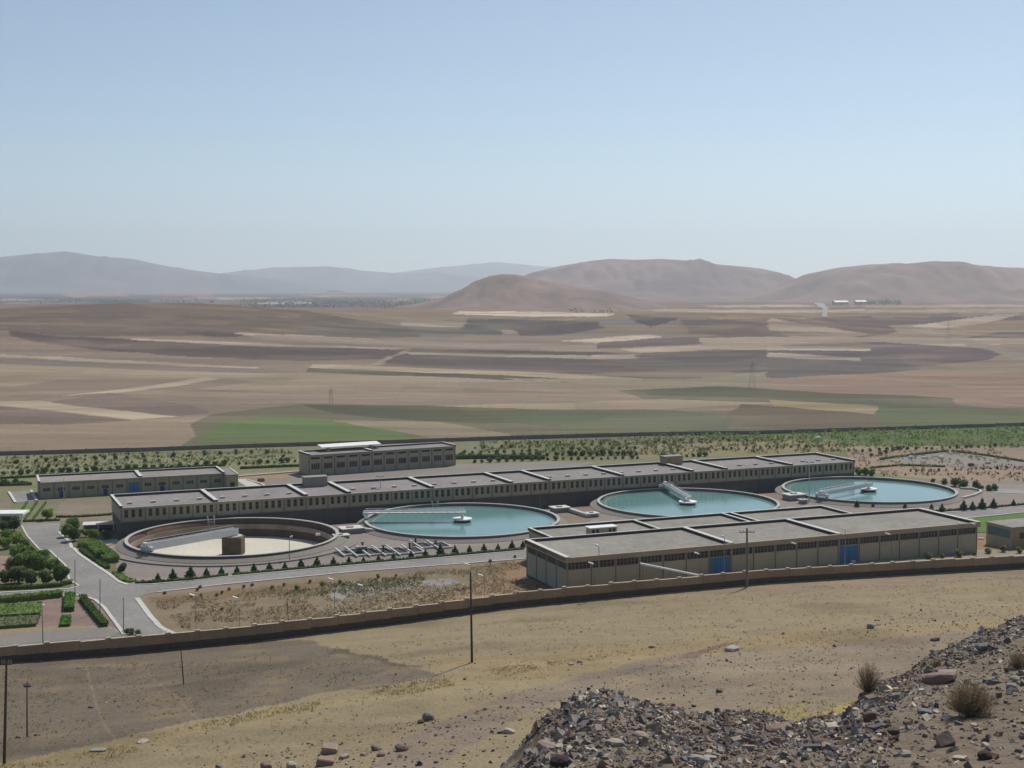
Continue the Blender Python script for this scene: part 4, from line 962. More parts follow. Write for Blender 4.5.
# sloping white pipe by the front building
pa = AT(640, 563.6, 236.5); pb = AT(701, 576, 240.5)
rt = thing('sloping_pipe', (pb[0], pb[1], g1(pb[0], pb[1])), 'white sloping pipe in front of the tan building, left of its blue gate', 'pipe')
MB().tube(pa, pb, .22, .22, 10).build('pipe', M['white'], rt)
for k in (.05, .5, .9):
    q = pa + (pb - pa) * k; MB().tube((q[0], q[1], g1(q[0], q[1]) - .2), (q[0], q[1], q[2]), .08, .08, 6).build('support', M['lamp_pole'], rt)

# ------------------------------------------------------------------ lamps, masts, power poles
def lamp(px, hy, base, label, group, lean=(-.55, .2), hs=1.0, col='lamp_pole', r=.07):
    """base: world xy of the foot; head height from the photographed head row"""
    x, y = base; z0 = g1(x, y); zt = CH - y * math.tan(math.atan((hy - 384) / F) + PITCH)
    root = thing('street_lamp', (x, y, z0), label, 'street lamp', group)
    MB().tube((x, y, z0 - .2), (x, y, zt - .25), r * 1.4, r * .8, 7).build('post', M[col], root)
    MB().tube((x, y, zt - .3), (x + lean[0] * .6, y + lean[1], zt), r * .7, r * .6, 6).build('arm', M[col], root)
    l = MB().beam((x + lean[0] * .5, y + lean[1], zt - .05), (x + lean[0] * 2.2, y + lean[1] * 1.6, zt + .18), .42 * hs, .24 * hs); l.build('lamp_head', M['white'], root)
    return root
def on_t(px, t):                            # world xy at bearing px on the plant line t
    u = (px - 512) / F; y = t / (UN[0] * u + UN[1]); return (u * y, y)
lg = 'street lamps between the long hall and the tanks'
for i, (px, hy) in enumerate([(153.6, 514), (253.5, 508.5), (318, 504.4), (377.5, 499.4), (465.9, 493.8), (538.7, 486), (600.7, 484), (675.7, 479.5), (726.6, 476), (775, 473), (843, 468.5)]):
    lamp(px + 1.5, hy, on_t(px + 1.5, 311.3), nth(i, 'street lamp from the left along the front of the long hall'), lg)
lg = 'street lamps along the inside of the stepped wall'
def behind_wall(px, q):
    u = (px - 512) / F; y = 200.0
    for _ in range(30): y = float(yw(u * y)) + q
    return (u * y, y)
for px, hy, q, l in [(191, 596, 8, 'white headed lamp on the dry bank, nearer the road junction'), (235, 598.6, 6, 'white headed lamp on the dry bank right of the first one'),
                  (332, 580, 10, 'small white lamp at the dry scrub below the basins, the farther one'), (362, 586, 6, 'small white lamp at the dry scrub nearer the stepped wall'),
                  (470, 565, 14, 'lamp on the dry bank just behind the tall dark pole'), (484, 576, 8, 'lamp on the dry bank between the dark pole and the tan building'),
                  (596, 564, 3, 'slanting lamp before the left corner bays of the tan building'), (703, 554, 3, 'slanting lamp beside the left blue gate'),
                  (801, 544, 3, 'slanting lamp midway between the two blue gates'), (896, 534.5, 3, 'slanting lamp right of the right hand blue gate'),
                  (967, 523.5, 6, 'slanting lamp at the right end bay of the tan building'), (982, 524.5, 6, 'slanting lamp just past the right corner of the tan building')]:
    lamp(px, hy, behind_wall(px, q), l, lg, hs=.8, lean=(-.5, .3), r=.035, col='pole_c')
lamp(44, 606, PG(43, 645)[:2], 'lamp post beside the stepped wall at the far left', 'tall lamp posts', lean=(.1, .1), hs=1.2)
lamp(598, 545.6, behind_wall(600, 2.2), 'thin lamp post in front of the left bays of the tan building', 'tall lamp posts', lean=(-.3, .1))
lamp(847, 529.5, behind_wall(849, 9), 'thin lamp post in front of the right hand blue gate', 'tall lamp posts', lean=(-.3, .1))
lamp(726, 536.5, behind_wall(727, 9), 'thin lamp post right of the left hand blue gate', 'tall lamp posts', lean=(-.3, .1))
lamp(291.6, 537, PG(289.5, 560)[:2], 'lamp post in front of the empty tank', 'tall lamp posts', lean=(.3, .1))
lamp(64, 478, PG(64, 501)[:2], 'pale lamp post in front of the workshop on the left', 'tall lamp posts', lean=(.1, .1), col='mast')
def thin_post(px, ty, by, label, lean=0):
    p = PG(px, by); zt = AT(px + lean, ty, p[1]); root = thing('roadside_post', p, label, 'post', 'thin grey posts at the road junction')
    MB().tube((p[0], p[1], p[2] - .2), tuple(zt), .09, .06, 7).build('shaft', M['lamp_pole'], root)
    MB().tube(tuple(zt), (zt[0] - .05, zt[1], zt[2] + .15), .12, .1, 7).build('cap', M['lamp_pole'], root)
    MB().tube((p[0], p[1], p[2] - .1), (p[0], p[1], p[2] + .25), .2, .18, 8).build('foot', M['conc_g'], root)
thin_post(75, 561, 596, 'thin post at the end of the long green hedge'); thin_post(100, 580, 613, 'thin post beside the diagonal hedge'); thin_post(123.5, 599, 632, 'thin post at the bottom of the road, nearest the stepped wall')
def mast(px, ty, by, label):
    p = PG(px, by); zt = AT(px, ty, p[1])[2]; root = thing('light_mast', p, label, 'light mast', 'tall light masts between the tanks')
    MB().tube((p[0], p[1], p[2] - .2), (p[0], p[1], zt), .16, .08, 8).build('mast', M['mast'], root)
    MB().tube((p[0] - .9, p[1], zt - .2), (p[0] + .9, p[1], zt - .2), .05, .05, 6).build('crossbar', M['mast'], root)
    for s_ in (-.75, .75): MB().box(p[0] + s_ - .3, p[0] + s_ + .3, p[1] - .25, p[1] + .25, zt - .15, zt + .2).build('floodlight', M['mast'], root)
mast(380.6, 476, 517, 'tall pale light mast in the gap between the two left hand tanks'); mast(809, 462, 502, 'tall pale light mast in the gap between the two right hand tanks')
def power_pole(px, ty, by, label, mat='pole', arm=None, r=.16, lean=0, px_top=None, d=None):
    p = PG(px, by) if d is None else AT(px, by, d); zt = AT(px if px_top is None else px_top, ty, p[1])
    root = thing('power_pole', p, label, 'power pole', 'poles of the power line')
    p0 = np.array([p[0], p[1], g1(p[0], p[1]) - .5])
    MB().tube(tuple(p0), tuple(zt), r, r * .62, 9).build('pole', M[mat], root)
    if arm:
        z = zt[2] - arm[1]
        MB().beam((zt[0] - arm[0], zt[1], z), (zt[0] + arm[0], zt[1], z), .12, .14).build('crossarm', M[mat], root)
        for s_ in (-arm[0] * .92, -arm[0] * .45, arm[0] * .45, arm[0] * .92): MB().tube((zt[0] + s_, zt[1], z + .07), (zt[0] + s_, zt[1], z + .38), .06, .045, 7).build('insulator', M['conc_g'], root)
    return root, p, zt
power_pole(472, 572, 663, 'tall dark timber pole on the slope in front of the stepped wall', r=.17, px_top=470.5)
power_pole(747, 528, 587, 'grey pole with a crossarm in front of the tan building', 'pole_c', arm=(1.35, .75), r=.26, px_top=747)
power_pole(4, 662, 766, 'thick dark pole at the lower left edge of the field', arm=(.5, .2), r=.16, px_top=6.5)
_, p4, _ = power_pole(27, 682, 738, 'thin leaning pole with a stub arm in the lower left field', arm=(.35, .5), r=.09, px_top=27)
power_pole(184, 651, 684.5, 'short leaning dark stake below the stepped wall', r=.09, px_top=181)
power_pole(289, 599, 623, 'short dark stake rising behind the stepped wall', r=.08, px_top=287, d=float(yw(-36)) + 2.5)

# ------------------------------------------------------------------ vegetation
def leaves(m, n, fn, size, seed=0):
    rd = random.Random(seed)
    for _ in range(n):
        p, sc = fn(rd); s_ = size * sc * rd.uniform(.6, 1.3)
        a = Vector((rd.gauss(0, 1), rd.gauss(0, 1), rd.gauss(0, 1))).normalized(); b = a.orthogonal().normalized(); c = a.cross(b)
        th = rd.uniform(0, 6.28); b2 = b * math.cos(th) + c * math.sin(th); c2 = a.cross(b2)
        P_ = Vector(p); m.quad(P_ - b2 * s_ - c2 * s_ * .6, P_ + b2 * s_ - c2 * s_ * .6, P_ + b2 * s_ + c2 * s_ * .6, P_ - b2 * s_ + c2 * s_ * .6)
def round_tree(w_, h, trunk, mat, n, ls, seed, name='tree', lobes=6):
    root = thing(name, (0, 0, 0), 'x', 'tree'); rd = random.Random(seed)
    lb = [(rd.uniform(-.45, .45) * w_ / 2, rd.uniform(-.45, .45) * w_ / 2, trunk + (h - trunk) * rd.uniform(.3, .75), rd.uniform(.32, .58) * w_ / 2 * 1.2) for _ in range(lobes)]
    lb.append((0, 0, trunk + (h - trunk) * .5, w_ * .36))
    def fn(r):
        c = lb[r.randrange(len(lb))]; v = Vector((r.gauss(0, 1), r.gauss(0, 1), r.gauss(0, 1))).normalized() * c[3] * (r.random() ** .35)
        return (c[0] + v.x, c[1] + v.y, max(c[2] + v.z * .9, trunk * .6 + .1)), 1
    m = MB(); leaves(m, n, fn, ls, seed); m.build('crown', M[mat], root)
    t = MB(); t.tube((0, 0, -.2), (0, 0, trunk + (h - trunk) * .35), w_ * .035 + .04, w_ * .02 + .02, 7)
    for c in lb[:4]: t.tube((0, 0, trunk * .8), (c[0] * .8, c[1] * .8, c[2]), w_ * .018 + .02, .02, 5)
    t.build('trunk', M['bark'], root); return root
def conifer(w_, h, n, seed, mat='leaf_con', name='conifer', trunk=.25):
    root = thing(name, (0, 0, 0), 'x', 'tree')
    def fn(r):
        z = trunk + (h - trunk) * (1 - math.sqrt(r.random())) ; rr = w_ / 2 * (1 - (z - trunk) / (h - trunk)) * (.85 + .25 * math.sin(z * 9)) * r.random() ** .4; a = r.uniform(0, 6.28)
        return (rr * math.cos(a), rr * math.sin(a), z), 1 - .5 * z / h
    m = MB(); leaves(m, n, fn, .16, seed); m.build('crown', M[mat], root)
    MB().tube((0, 0, -.2), (0, 0, h * .9), .06, .02, 6).build('trunk', M['bark'], root); return root
def put(proto, x, y, sc, label, cat, group, szc=None, dz=0.0):
    if not proto.get('_used'): proto['_used'] = 1; o = proto
    else: o = copy_tree(proto)
    o.location = (x, y, g1(x, y) + dz); o.rotation_euler = (0, 0, random.uniform(0, 6.28)); o.scale = (sc, sc, szc or sc)
    tag(o, label, cat, group); return o
PROTOS = []
def proto(f, *a, **k):
    o = f(*a, **k); PROTOS.append(o); return o
con = [proto(conifer, 1.9, 2.0, 420, s) for s in (1, 2, 3)]
# conifers in a row beside the service road
row = [158, 173, 190.5, 206.5, 221.5, 237, 254, 269.5, 285, 301, 317, 333.5, 349, 363.5, 378.5, 393.5, 411, 425.5, 440.5, 455, 469.5, 484, 498, 512, 523]
hts = [.85, 1.15, 1.3, .9, .85, .8, .9, .9, .75, .95, 1.05, .85, .75, .6, .65, .7, .8, .85, 1.25, 1.0, .85, .9, .75, .95, .85]
upx = [p[0] for p in main_up]; upy = [p[1] for p in main_up]
for i, px in enumerate(row):
    p = PG(px, np.interp(px, upx, upy) - 3.0)
    put(con[i % 3], p[0], p[1], hts[i] * .95, nth(i, 'little conifer from the road junction in the row along the service road'), 'conifer', 'small conifers beside the service road')
rrow = [(857, 507, .9), (873, 507, .6), (905, 508, .7), (931.5, 509, .7), (942, 512, 1.1), (963.5, 510.5, 1.35), (972.5, 510, 1.15), (982, 509, 1.45), (993.5, 508, 1.3), (1013.5, 506, .9), (1040, 504, 1.1)]
for i, (px, py, h) in enumerate(rrow):
    p = PG(px, py); put(con[i % 3], p[0], p[1], h, nth(i, 'little conifer from the left below the rightmost tank'), 'conifer', 'small conifers below the rightmost tank')
def hedge(pts, wdt, h, mat, label, dens=26, ls=.17, px=True, cat='hedge', name='hedge'):
    w_ = [PG(*p)[:2] for p in pts] if px else [np.array(p[:2]) for p in pts]
    root = thing(name, (*w_[0], g1(*w_[0])), label, cat); m = MB(); core = MB(); rd = random.Random(len(label) * 7 + int(w_[0][0]))
    for a, b in zip(w_[:-1], w_[1:]):
        L = float(np.linalg.norm(b - a)); fr = Fr(a, b - a, 0); n = max(1, int(L / 2))
        for i in range(n):
            p = fr(L * (i + .5) / n, 0, 0); z = g1(p[0], p[1]); hh = h * rd.uniform(.85, 1.0)
            core.box(L * i / n, L * (i + 1) / n - .01, -wdt * .42, wdt * .42, z - .2, z + hh * .86, fr)
        N = int(L * wdt * h * dens + L * 8)
        def fn(r):
            aa = r.uniform(0, L); bb = r.uniform(-wdt / 2, wdt / 2); p = fr(aa, bb, 0)
            if r.random() < .6: zz = h * r.uniform(.8, 1.08)
            else: zz = r.uniform(.05, h); bb = wdt / 2 * r.choice((-1, 1)) * r.uniform(.85, 1.05); p = fr(aa, bb, 0)
            return (p[0], p[1], g1(p[0], p[1]) + zz), 1
        leaves(m, N, fn, ls, rd.randrange(999))
    core.build('hedge_core', M[mat], root); m.build('foliage', M[mat], root); return root
def poly_hedge(quad, h, mat, label, dens=8, ls=.17, cat='hedge', name='clipped_hedge'):
    q = [PG(*p)[:2] for p in quad]; root = thing(name, (*q[0], g1(*q[0])), label, cat)
    z = [g1(*p) for p in q]; m = MB()
    bt = [(*p, zz - .2) for p, zz in zip(q, z)]; tp = [(*p, zz + h * .88) for p, zz in zip(q, z)]
    m.quad(*tp); 
    for i in range(4): j = (i + 1) % 4; m.quad(bt[i], bt[j], tp[j], tp[i])
    m.build('hedge_core', M[mat], root)
    area = abs(sum(q[i][0] * q[(i + 1) % 4][1] - q[(i + 1) % 4][0] * q[i][1] for i in range(4))) / 2
    def fn(r):
        u, v = r.random(), r.random()
        if r.random() < .35:
            if r.random() < .5: u = r.choice((0, 1))
            else: v = r.choice((0, 1))
            zz = r.uniform(.05, h)
        else: zz = h * r.uniform(.82, 1.06)
        p = (q[0] * (1 - u) + q[1] * u) * (1 - v) + (q[3] * (1 - u) + q[2] * u) * v
        return (p[0], p[1], g1(*p) + zz), 1
    m = MB(); leaves(m, int(area * dens + 60), fn, ls, int(area)); m.build('foliage', M[mat], root); return root
hedge([(135, 583.8), (160, 582.5), (190, 580.5), (228, 576)], .5, .5, 'leaf_dark', 'low dark hedge strip edging the service road from the junction to the conifers')
hedge([(232, 575.6), (348, 565), (440, 557), (524, 549.6)], .5, .45, 'leaf_dark', 'low dark hedge strip edging the service road below the basins')
hedge([(925, 512.5), (980, 508.8), (1024, 505), (1060, 501.8)], .5, .45, 'leaf_dark', 'low dark hedge strip edging the road below the rightmost tank')
hedge([(0, 590), (35, 588.5), (60, 586.5), (71, 583.5)], .7, .7, 'leaf_dark', 'dark clipped hedge at the foot of the tree clump, along the side road')
hedge([(-60, 606), (0, 602.5), (30, 600), (62, 596.5)], 1.6, 1.1, 'leaf_mid', 'long green hedge between the side road and the flower beds')
poly_hedge([(64, 612), (74, 611.5), (75, 596.5), (65, 597)], 1.0, 'leaf_lawn', 'bright green clipped block at the end of the long hedge')
poly_hedge([(60, 627), (70, 626.5), (71, 617.5), (62, 617.5)], .5, 'leaf_lawn', 'bright green square of clipped plants below the larger block')
poly_hedge([(-40, 622), (40, 617), (41, 606.5), (-40, 610)], .9, 'leaf_mid', 'rectangular dark green planting bed near the stepped wall', 7, .2, 'planting', 'planting_bed')
poly_hedge([(-40, 632), (36, 626.5), (39, 618), (-40, 623)], .6, 'leaf_olive', 'paler strip of plants along the near side of the planting bed', 6, .2, 'planting', 'planting_bed')
hedge([(82, 599), (88, 607), (95, 615.5), (105, 627)], 1.1, .9, 'leaf_dark', 'diagonal dark hedge running beside the kerb towards the stepped wall')
hedge([(81, 550.5), (95, 560.5), (108, 569)], 1.0, .6, 'leaf_dark', 'dark hedge along the kerb right of the road')
hedge([(85, 545), (98, 552), (112, 563)], 3.2, 1.3, 'leaf_mid', 'thick band of green shrubs between the road and the empty tank')
hedge([(116, 573), (124, 580), (134, 582)], 1.6, .4, 'leaf_mid', 'low green planting at the road corner by the empty tank')
hedge([(18, 522), (50, 521), (60, 520.5)], .6, .5, 'leaf_dark', 'dark hedge across the far end of the crossing road')
hedge([(56, 517.5), (84, 517), (112, 515)], .5, .5, 'leaf_dark', 'thin hedge behind the open shed')
hedge([(0, 486), (32, 485)], .8, .8, 'leaf_dark', 'dark hedge left of the workshop')
hedge([(0, 479), (60, 476), (120, 471), (225, 466)], .5, .7, 'leaf_dark', 'hedge line running behind the workshop')
hedge([(880, 460), (897, 457.5), (948, 451.6)], .9, .6, 'leaf_dark', 'dark hedge along the far left edge of the paved square')
hedge([(952, 451.5), (990, 456.5), (1024, 462)], .9, .6, 'leaf_dark', 'dark hedge along the far right edge of the paved square')
hedge([(870, 468.5), (900, 465.6), (945, 467)], .7, .5, 'leaf_dark', 'dark hedge along the near edge of the paved square')
hedge([(240, 469), (300, 466.5)], .6, .8, 'leaf_dark', 'dark hedge left of the two storey block')
hedge([(455, 459), (480, 458.5), (545, 459)], 2.0, 1.3, 'leaf_dark', 'thick dark hedge right of the two storey block')
for k, (x0, x1) in enumerate(((20, 27), (29, 37), (37, 46))):
    hedge([(x0 - 4, 520), (x1, 503)], .5, .4, 'leaf_mid', ['leftmost', 'middle', 'rightmost'][k] + ' of the slanting planted rows beside the gatehouse')
# tree clump at left
tp = {'dark': proto(round_tree, 4.2, 3.8, .4, 'leaf_dark', 1300, .24, 21), 'mid': proto(round_tree, 4.6, 4.0, .4, 'leaf_mid', 1400, .24, 22), 'light': proto(round_tree, 4.2, 3.5, .4, 'leaf_light', 1300, .24, 23),
      'mid2': proto(round_tree, 4.2, 4.3, .5, 'leaf_mid', 1300, .24, 24), 'olive': proto(round_tree, 4.3, 3.7, .4, 'leaf_olive', 1200, .24, 25)}
clump = [(6, 584, 'dark', .75, 'small dark rounded tree at the left corner of the clump'), (19, 583, 'olive', 1.1, 'grey olive tree near the front left of the clump'), (31, 585, 'dark', .85, 'dark round tree at the front of the clump, left of the gap'),
         (46, 584, 'dark', .8, 'dark round tree at the front of the clump, right of the gap'), (61, 583, 'dark', 1.0, 'dark round tree at the road corner of the clump'), (14, 572, 'olive', 1.0, 'olive tree behind the front left tree'),
         (27, 572, 'mid', 1.15, 'leafy green tree in the middle of the clump, left'), (40, 573, 'mid2', 1.1, 'tall leafy tree in the middle of the clump'), (50, 572, 'light', .95, 'yellow green tree behind the road corner tree'),
         (20, 562, 'mid', 1.0, 'green tree in the back left of the clump'), (33, 562, 'mid2', .95, 'green tree in the back middle of the clump'), (43, 563, 'mid', .8, 'green tree in the back right of the clump, near the road'),
         (4, 549, 'light', .95, 'yellow green tree at the left edge behind the open lawn'), (17, 546, 'light', 1.05, 'yellow green tree beside the upper bend of the road'), (24, 552, 'dark', .8, 'dark tree beneath the yellow green one at the road bend'),
         (4, 532, 'dark', .85, 'dark tree near the gatehouse at the left edge'), (14, 531, 'dark', 1.0, 'dark round tree between the gatehouse and the road'), (8, 541, 'mid', .8, 'green shrub tree between the dark trees and the yellow ones')]
for px, py, k, sc, l in clump: p = PG(px, py); put(tp[k], p[0], p[1], sc * .84, l, 'tree', 'garden trees on the left')
sp = conifer(2.2, 4.2, 520, 31, name='spruce'); PROTOS.append(sp); p = PG(58, 577); put(sp, p[0], p[1], 1, 'ragged spruce standing above the road corner of the clump', 'tree', None)
clump2 = [(66, 537, 'mid2', .95, 'tall green tree right of the road top, nearest the road'), (74, 541, 'dark', 1.1, 'tall dark tree at the front of the group by the open shed'), (72, 530, 'mid', .9, 'green tree at the back of the group by the open shed'),
          (86, 537, 'light', .7, 'pale green shrub tree below the open shed, left'), (95, 539, 'mid', .7, 'green shrub tree below the open shed, middle'), (107, 540, 'dark', .75, 'dark shrub tree at the foot of the long hall end'),
          (47.5, 520, 'light', 1.05, 'single round tree in the garden behind the crossing road'), (122, 573, 'dark', .6, 'round dark bush beside the low planting at the corner'), (100, 560, 'mid', .7, 'green shrub in the middle of the thick shrub band')]
for px, py, k, sc, l in clump2: p = PG(px, py); put(tp[k], p[0], p[1], sc * .8, l, 'tree', 'garden trees right of the road')
ball = [proto(round_tree, 2.6, 1.8, .1, 'leaf_dark', 300, .2, 40 + s, 'shrub', 4) for s in range(3)]
olv = [proto(round_tree, 2.5, 1.8, .1, 'leaf_olive', 260, .2, 50 + s, 'shrub', 4) for s in range(2)]
midb = [proto(round_tree, 2.6, 1.9, .1, 'leaf_mid', 280, .2, 60 + s, 'shrub', 4) for s in range(2)]
for i, (px, py, sc) in enumerate([(933, 482, .6), (944, 484.5, .9), (955, 486.5, 1.35), (964, 487.5, 1.3), (976, 489, 1.25), (981.5, 490.5, .8), (988.5, 490.5, .9), (995, 490.5, .95)]):
    p = PG(px, py); put(ball[i % 3], p[0], p[1], sc, nth(i, 'dark round bush from the left in the group right of the rightmost tank'), 'shrub', 'dark round bushes beside the rightmost tank')
for i, (px, py, sc) in enumerate([(858, 475, 1.3), (865, 475.5, 1.4), (872, 476, 1.2)]):
    p = PG(px, py); put(midb[i % 2], p[0], p[1], sc, ['left', 'middle', 'right'][i] + ' bush of the bright green trio at the right end of the long hall', 'shrub', 'bright bushes at the right end of the long hall')
for i, (px, py, sc) in enumerate([(928, 558.5, 1.1), (942, 558.5, .6), (958.5, 557, 1.1), (974.5, 555.5, .6), (988, 553.5, .9), (1003, 552, 1.0), (1019, 553, .9)]):
    p = PG(px, py); put((olv + midb)[i % 4], p[0], p[1], sc * .75, nth(i, 'small bush from the left behind the stepped wall below the tan building'), 'shrub', 'small bushes just inside the stepped wall')
# orchard rows
def orow(pts, n, protos, sc, what, group, jit=.8):
    for i in range(n):
        t = (i + .5) / n; k = t * (len(pts) - 1); j = min(int(k), len(pts) - 2); a = np.array(pts[j]); b = np.array(pts[j + 1]); q = a + (b - a) * (k - j)
        p = PG(q[0] + random.uniform(-jit, jit), q[1] + random.uniform(-.3, .3))
        put(random.choice(protos), p[0], p[1], sc * .68 * random.uniform(.6, 1.3), (nth(i, 'shrub') if 'tree' not in what else nth(i, 'young tree')) + ' from the left in the ' + what.replace('tree ', ''), 'shrub', group)
gl_ = 'orchard shrubs left of the two storey block'
for pts, n, pr, sc, wh in [([(0, 475), (110, 470.5), (228, 465)], 27, ball, 1.25, 'row directly behind the workshop'), ([(4, 469), (120, 464.5)], 12, ball + olv, .9, 'second row behind the workshop'),
                       ([(12, 463.5), (120, 459), (290, 452.5)], 22, olv + ball, .95, 'middle row behind the workshop'),
                       ([(20, 458.5), (150, 454.5), (290, 450.5)], 18, olv, .7, 'orchard row nearest the far wall'), ([(0, 486), (30, 484)], 5, ball, 1.3, 'short row left of the workshop'),
                       ([(125, 463), (290, 457)], 12, ball + olv, .8, 'row behind the workshop annexe'), ([(236, 465), (298, 462)], 9, ball, 1.1, 'short row left of the two storey block')]:
    orow(pts, n, pr, sc, wh, gl_)
gl_ = 'orchard shrubs right of the two storey block'
for pts, n, pr, sc, wh in [([(458, 458.5), (560, 456), (640, 455.5)], 24, ball, 1.4, 'bold dark row right of the two storey block'), ([(470, 463), (560, 460), (642, 459)], 22, ball, 1.1, 'dark row nearest the long hall roof'),
                       ([(460, 454), (640, 449)], 22, midb + ball, 1.0, 'green row behind the bold dark row'), ([(660, 457.5), (708, 456)], 8, ball, 1.25, 'short row right of the roof stair head'),
                       ([(470, 449), (760, 441)], 32, olv + midb, .9, 'olive row before the far wall'), ([(660, 452), (840, 446)], 24, olv, .8, 'dusty row behind the long hall end'),
                       ([(500, 445), (860, 437)], 33, olv + midb, .8, 'row closest to the far wall')]:
    orow(pts, n, pr, sc, wh, gl_)
gl_ = 'young trees before the paved square'
for pts, n, pr, sc, wh in [([(905, 472), (1024, 468)], 16, [con[0], con[2]], .75, 'tree row along the paved square'), ([(880, 475.5), (1024, 474)], 14, [con[1]], .6, 'tree row above the rightmost tank'),
                       ([(850, 452), (1024, 446)], 22, olv + midb, 1.0, 'tree row beyond the paved square'), ([(870, 458), (905, 447)], 6, olv, 1.0, 'tree row left of the paved square')]:
    orow(pts, n, pr, sc, wh, gl_, 2)
# ground cover of the scrub belt along the far wall, right
def scatter_mesh(name, mats, n, fn, size, seed, label=None, cat=None, group=None):
    m = MB(); leaves(m, n, fn, size, seed); o = m.build(name, M[mats]); tag(o, label, cat, group, 'stuff'); return o
def in_px(poly, seed):
    xs = [p[0] for p in poly]; ys_ = [p[1] for p in poly]; A_ = np.array([PG(*p)[:2] for p in poly]); mn = A_.min(0); mx_ = A_.max(0)
    r = np.random.default_rng(seed)
    def gen(n):
        out = []
        while len(out) < n:
            q = mn + (mx_ - mn) * r.random((4000, 2)); m = inpoly(q[:, 0], q[:, 1], [tuple(a) for a in A_]); out += list(q[m])
        return np.array(out[:n])
    return gen
def cover(name, poly, n, mat, size, hgt, seed, label, cat='ground cover'):
    pts = in_px(poly, seed)(n); z = G(pts[:, 0], pts[:, 1]); it = iter(range(n)); rr = random.Random(seed)
    keep = fbm(pts[:, 0], pts[:, 1], 14, 3, seed % 30) > -.15
    pts = pts[keep]; z = z[keep]; N = len(pts); k = [0]
    def fn(r):
        i = k[0] % N; k[0] += 1; return (pts[i, 0] + r.uniform(-.3, .3), pts[i, 1] + r.uniform(-.3, .3), z[i] + r.uniform(.03, hgt)), 1
    scatter_mesh(name, mat, N * 3, fn, size, seed, label, cat)
cover('scrub', [(640, 436.5), (1024, 428), (1100, 426), (1100, 447), (900, 449), (800, 445)], 2600, 'leaf_mid', .38, 1.2, 71, 'green scrub belt along the far wall on the right')
cover('scrub', [(480, 442), (760, 436), (850, 445), (860, 452), (640, 456), (480, 452)], 1800, 'leaf_olive', .36, .9, 72, 'dusty scrub between the orchard rows on the right')
cover('scrub', [(-40, 458), (290, 449), (298, 462), (-40, 478)], 2200, 'leaf_olive', .26, .5, 73, 'thin weeds between the orchard rows on the left')
cover('dry_scrub', [(850, 452), (1000, 448), (1040, 486), (940, 480), (860, 470)], 900, 'dry', .3, .5, 74, 'dry scrub around the paved square')
cover('dry_grass', [(150, 602), (330, 583), (520, 562), (548, 590), (380, 620), (190, 634)], 5200, 'dry', .13, .45, 75, 'dry grass covering the bank behind the stepped wall')
cover('scrub', [(275, 596), (350, 583), (460, 576), (440, 584), (330, 598)], 420, 'leaf_olive', .2, .6, 76, 'grey green weeds on the dry bank below the basins')
cover('dry_scrub', [(320, 600), (440, 586), (500, 584), (480, 600), (330, 618)], 1200, 'twig', .2, .7, 77, 'brown scrub at the foot of the dry bank')
cover('dry_grass', [(-60, 668), (345, 648), (640, 600), (1020, 574), (1100, 640), (700, 720), (-60, 800)], 5000, 'dry', .08, .16, 78, 'dry grass tufts on the slope outside the stepped wall')
cover('dry_grass', [(0, 764), (130, 744), (260, 712), (420, 680), (640, 652), (420, 694), (280, 716), (110, 760), (0, 775)], 1800, 'dry_y', .075, .2, 79, 'yellow straw along the edge of the ploughed field')
cover('dry_grass', [(700, 716), (800, 702), (900, 700), (860, 724), (740, 728)], 350, 'dry_y', .07, .22, 80, 'bright yellow straw patch behind the rubble')
cover('weeds', [(0, 670), (300, 650), (400, 668), (250, 706), (0, 750)], 900, 'leaf_olive', .085, .14, 81, 'thin grey green weeds on the ploughed field')
for i, px in enumerate([192, 197.5, 165, 201, 217, 222, 229, 244, 252, 222, 200]):
    py = [597, 591, 594, 597, 596, 594, 590, 588, 586, 611, 588][i]
    p = PG(px, py); put(olv[i % 2], p[0], p[1], .32, nth(i, 'stunted bush counted along the dry bank near the lamps'), 'shrub', 'stunted bushes on the dry bank')
for i, (px, py, sc) in enumerate([(272, 589, .9), (284, 586, .7), (297, 590, 1.1), (310, 583, .8), (322, 586, 1.2), (340, 584, .9), (378, 578, .9), (396, 577, .7), (490, 562, .8), (515, 558, .7)]):
    p = PG(px, py); put((olv + midb)[i % 4], p[0], p[1], sc * .45, nth(i, 'low green bush from the left in the scrub below the service road'), 'shrub', 'low bushes below the service road')
for i, (px, py) in enumerate([(127, 633), (132, 634), (138, 634.5)]):
    p = PG(px, py); put(olv[i % 2], p[0], p[1], .5, ['left', 'middle', 'right'][i] + ' dry bush of three where the road meets the stepped wall', 'shrub', 'dry bushes where the road meets the wall')

# small white objects and the red lump on the yards
def block(px, py, s_, label, mat='white'):
    p = PG(px, py); root = thing('concrete_block', p, label, 'block'); fr = Fr(p, UX, 0)
    MB().box(-s_, s_, -s_ * .6, s_ * .6, p[2], p[2] + s_ * .8, fr).build('body', M[mat], root); MB().box(-s_ * .8, s_ * .8, -s_ * .45, s_ * .45, p[2] + s_ * .8, p[2] + s_, fr).build('cap', M[mat], root)
block(911, 458.5, .9, 'leftmost of three white blocks on the paved square'); block(924, 458.7, .8, 'middle of three white blocks on the paved square'); block(941, 458.6, .9, 'rightmost of three white blocks on the paved square')
block(971, 466, .9, 'dark block at the near edge of the paved square', 'pole'); block(988, 464, .8, 'pale block near the right end of the paved square', 'conc')
block(261, 481.5, 1.0, 'red brown block on bare ground behind the long hall', 'soilred'); block(818, 441, 1.6, 'pale block in the green scrub by the far wall', 'parapet')
block(110, 549.5, .45, 'white block beside the shrubs left of the empty tank'); block(525.5, 579, .4, 'white block at the foot of the tan building corner')
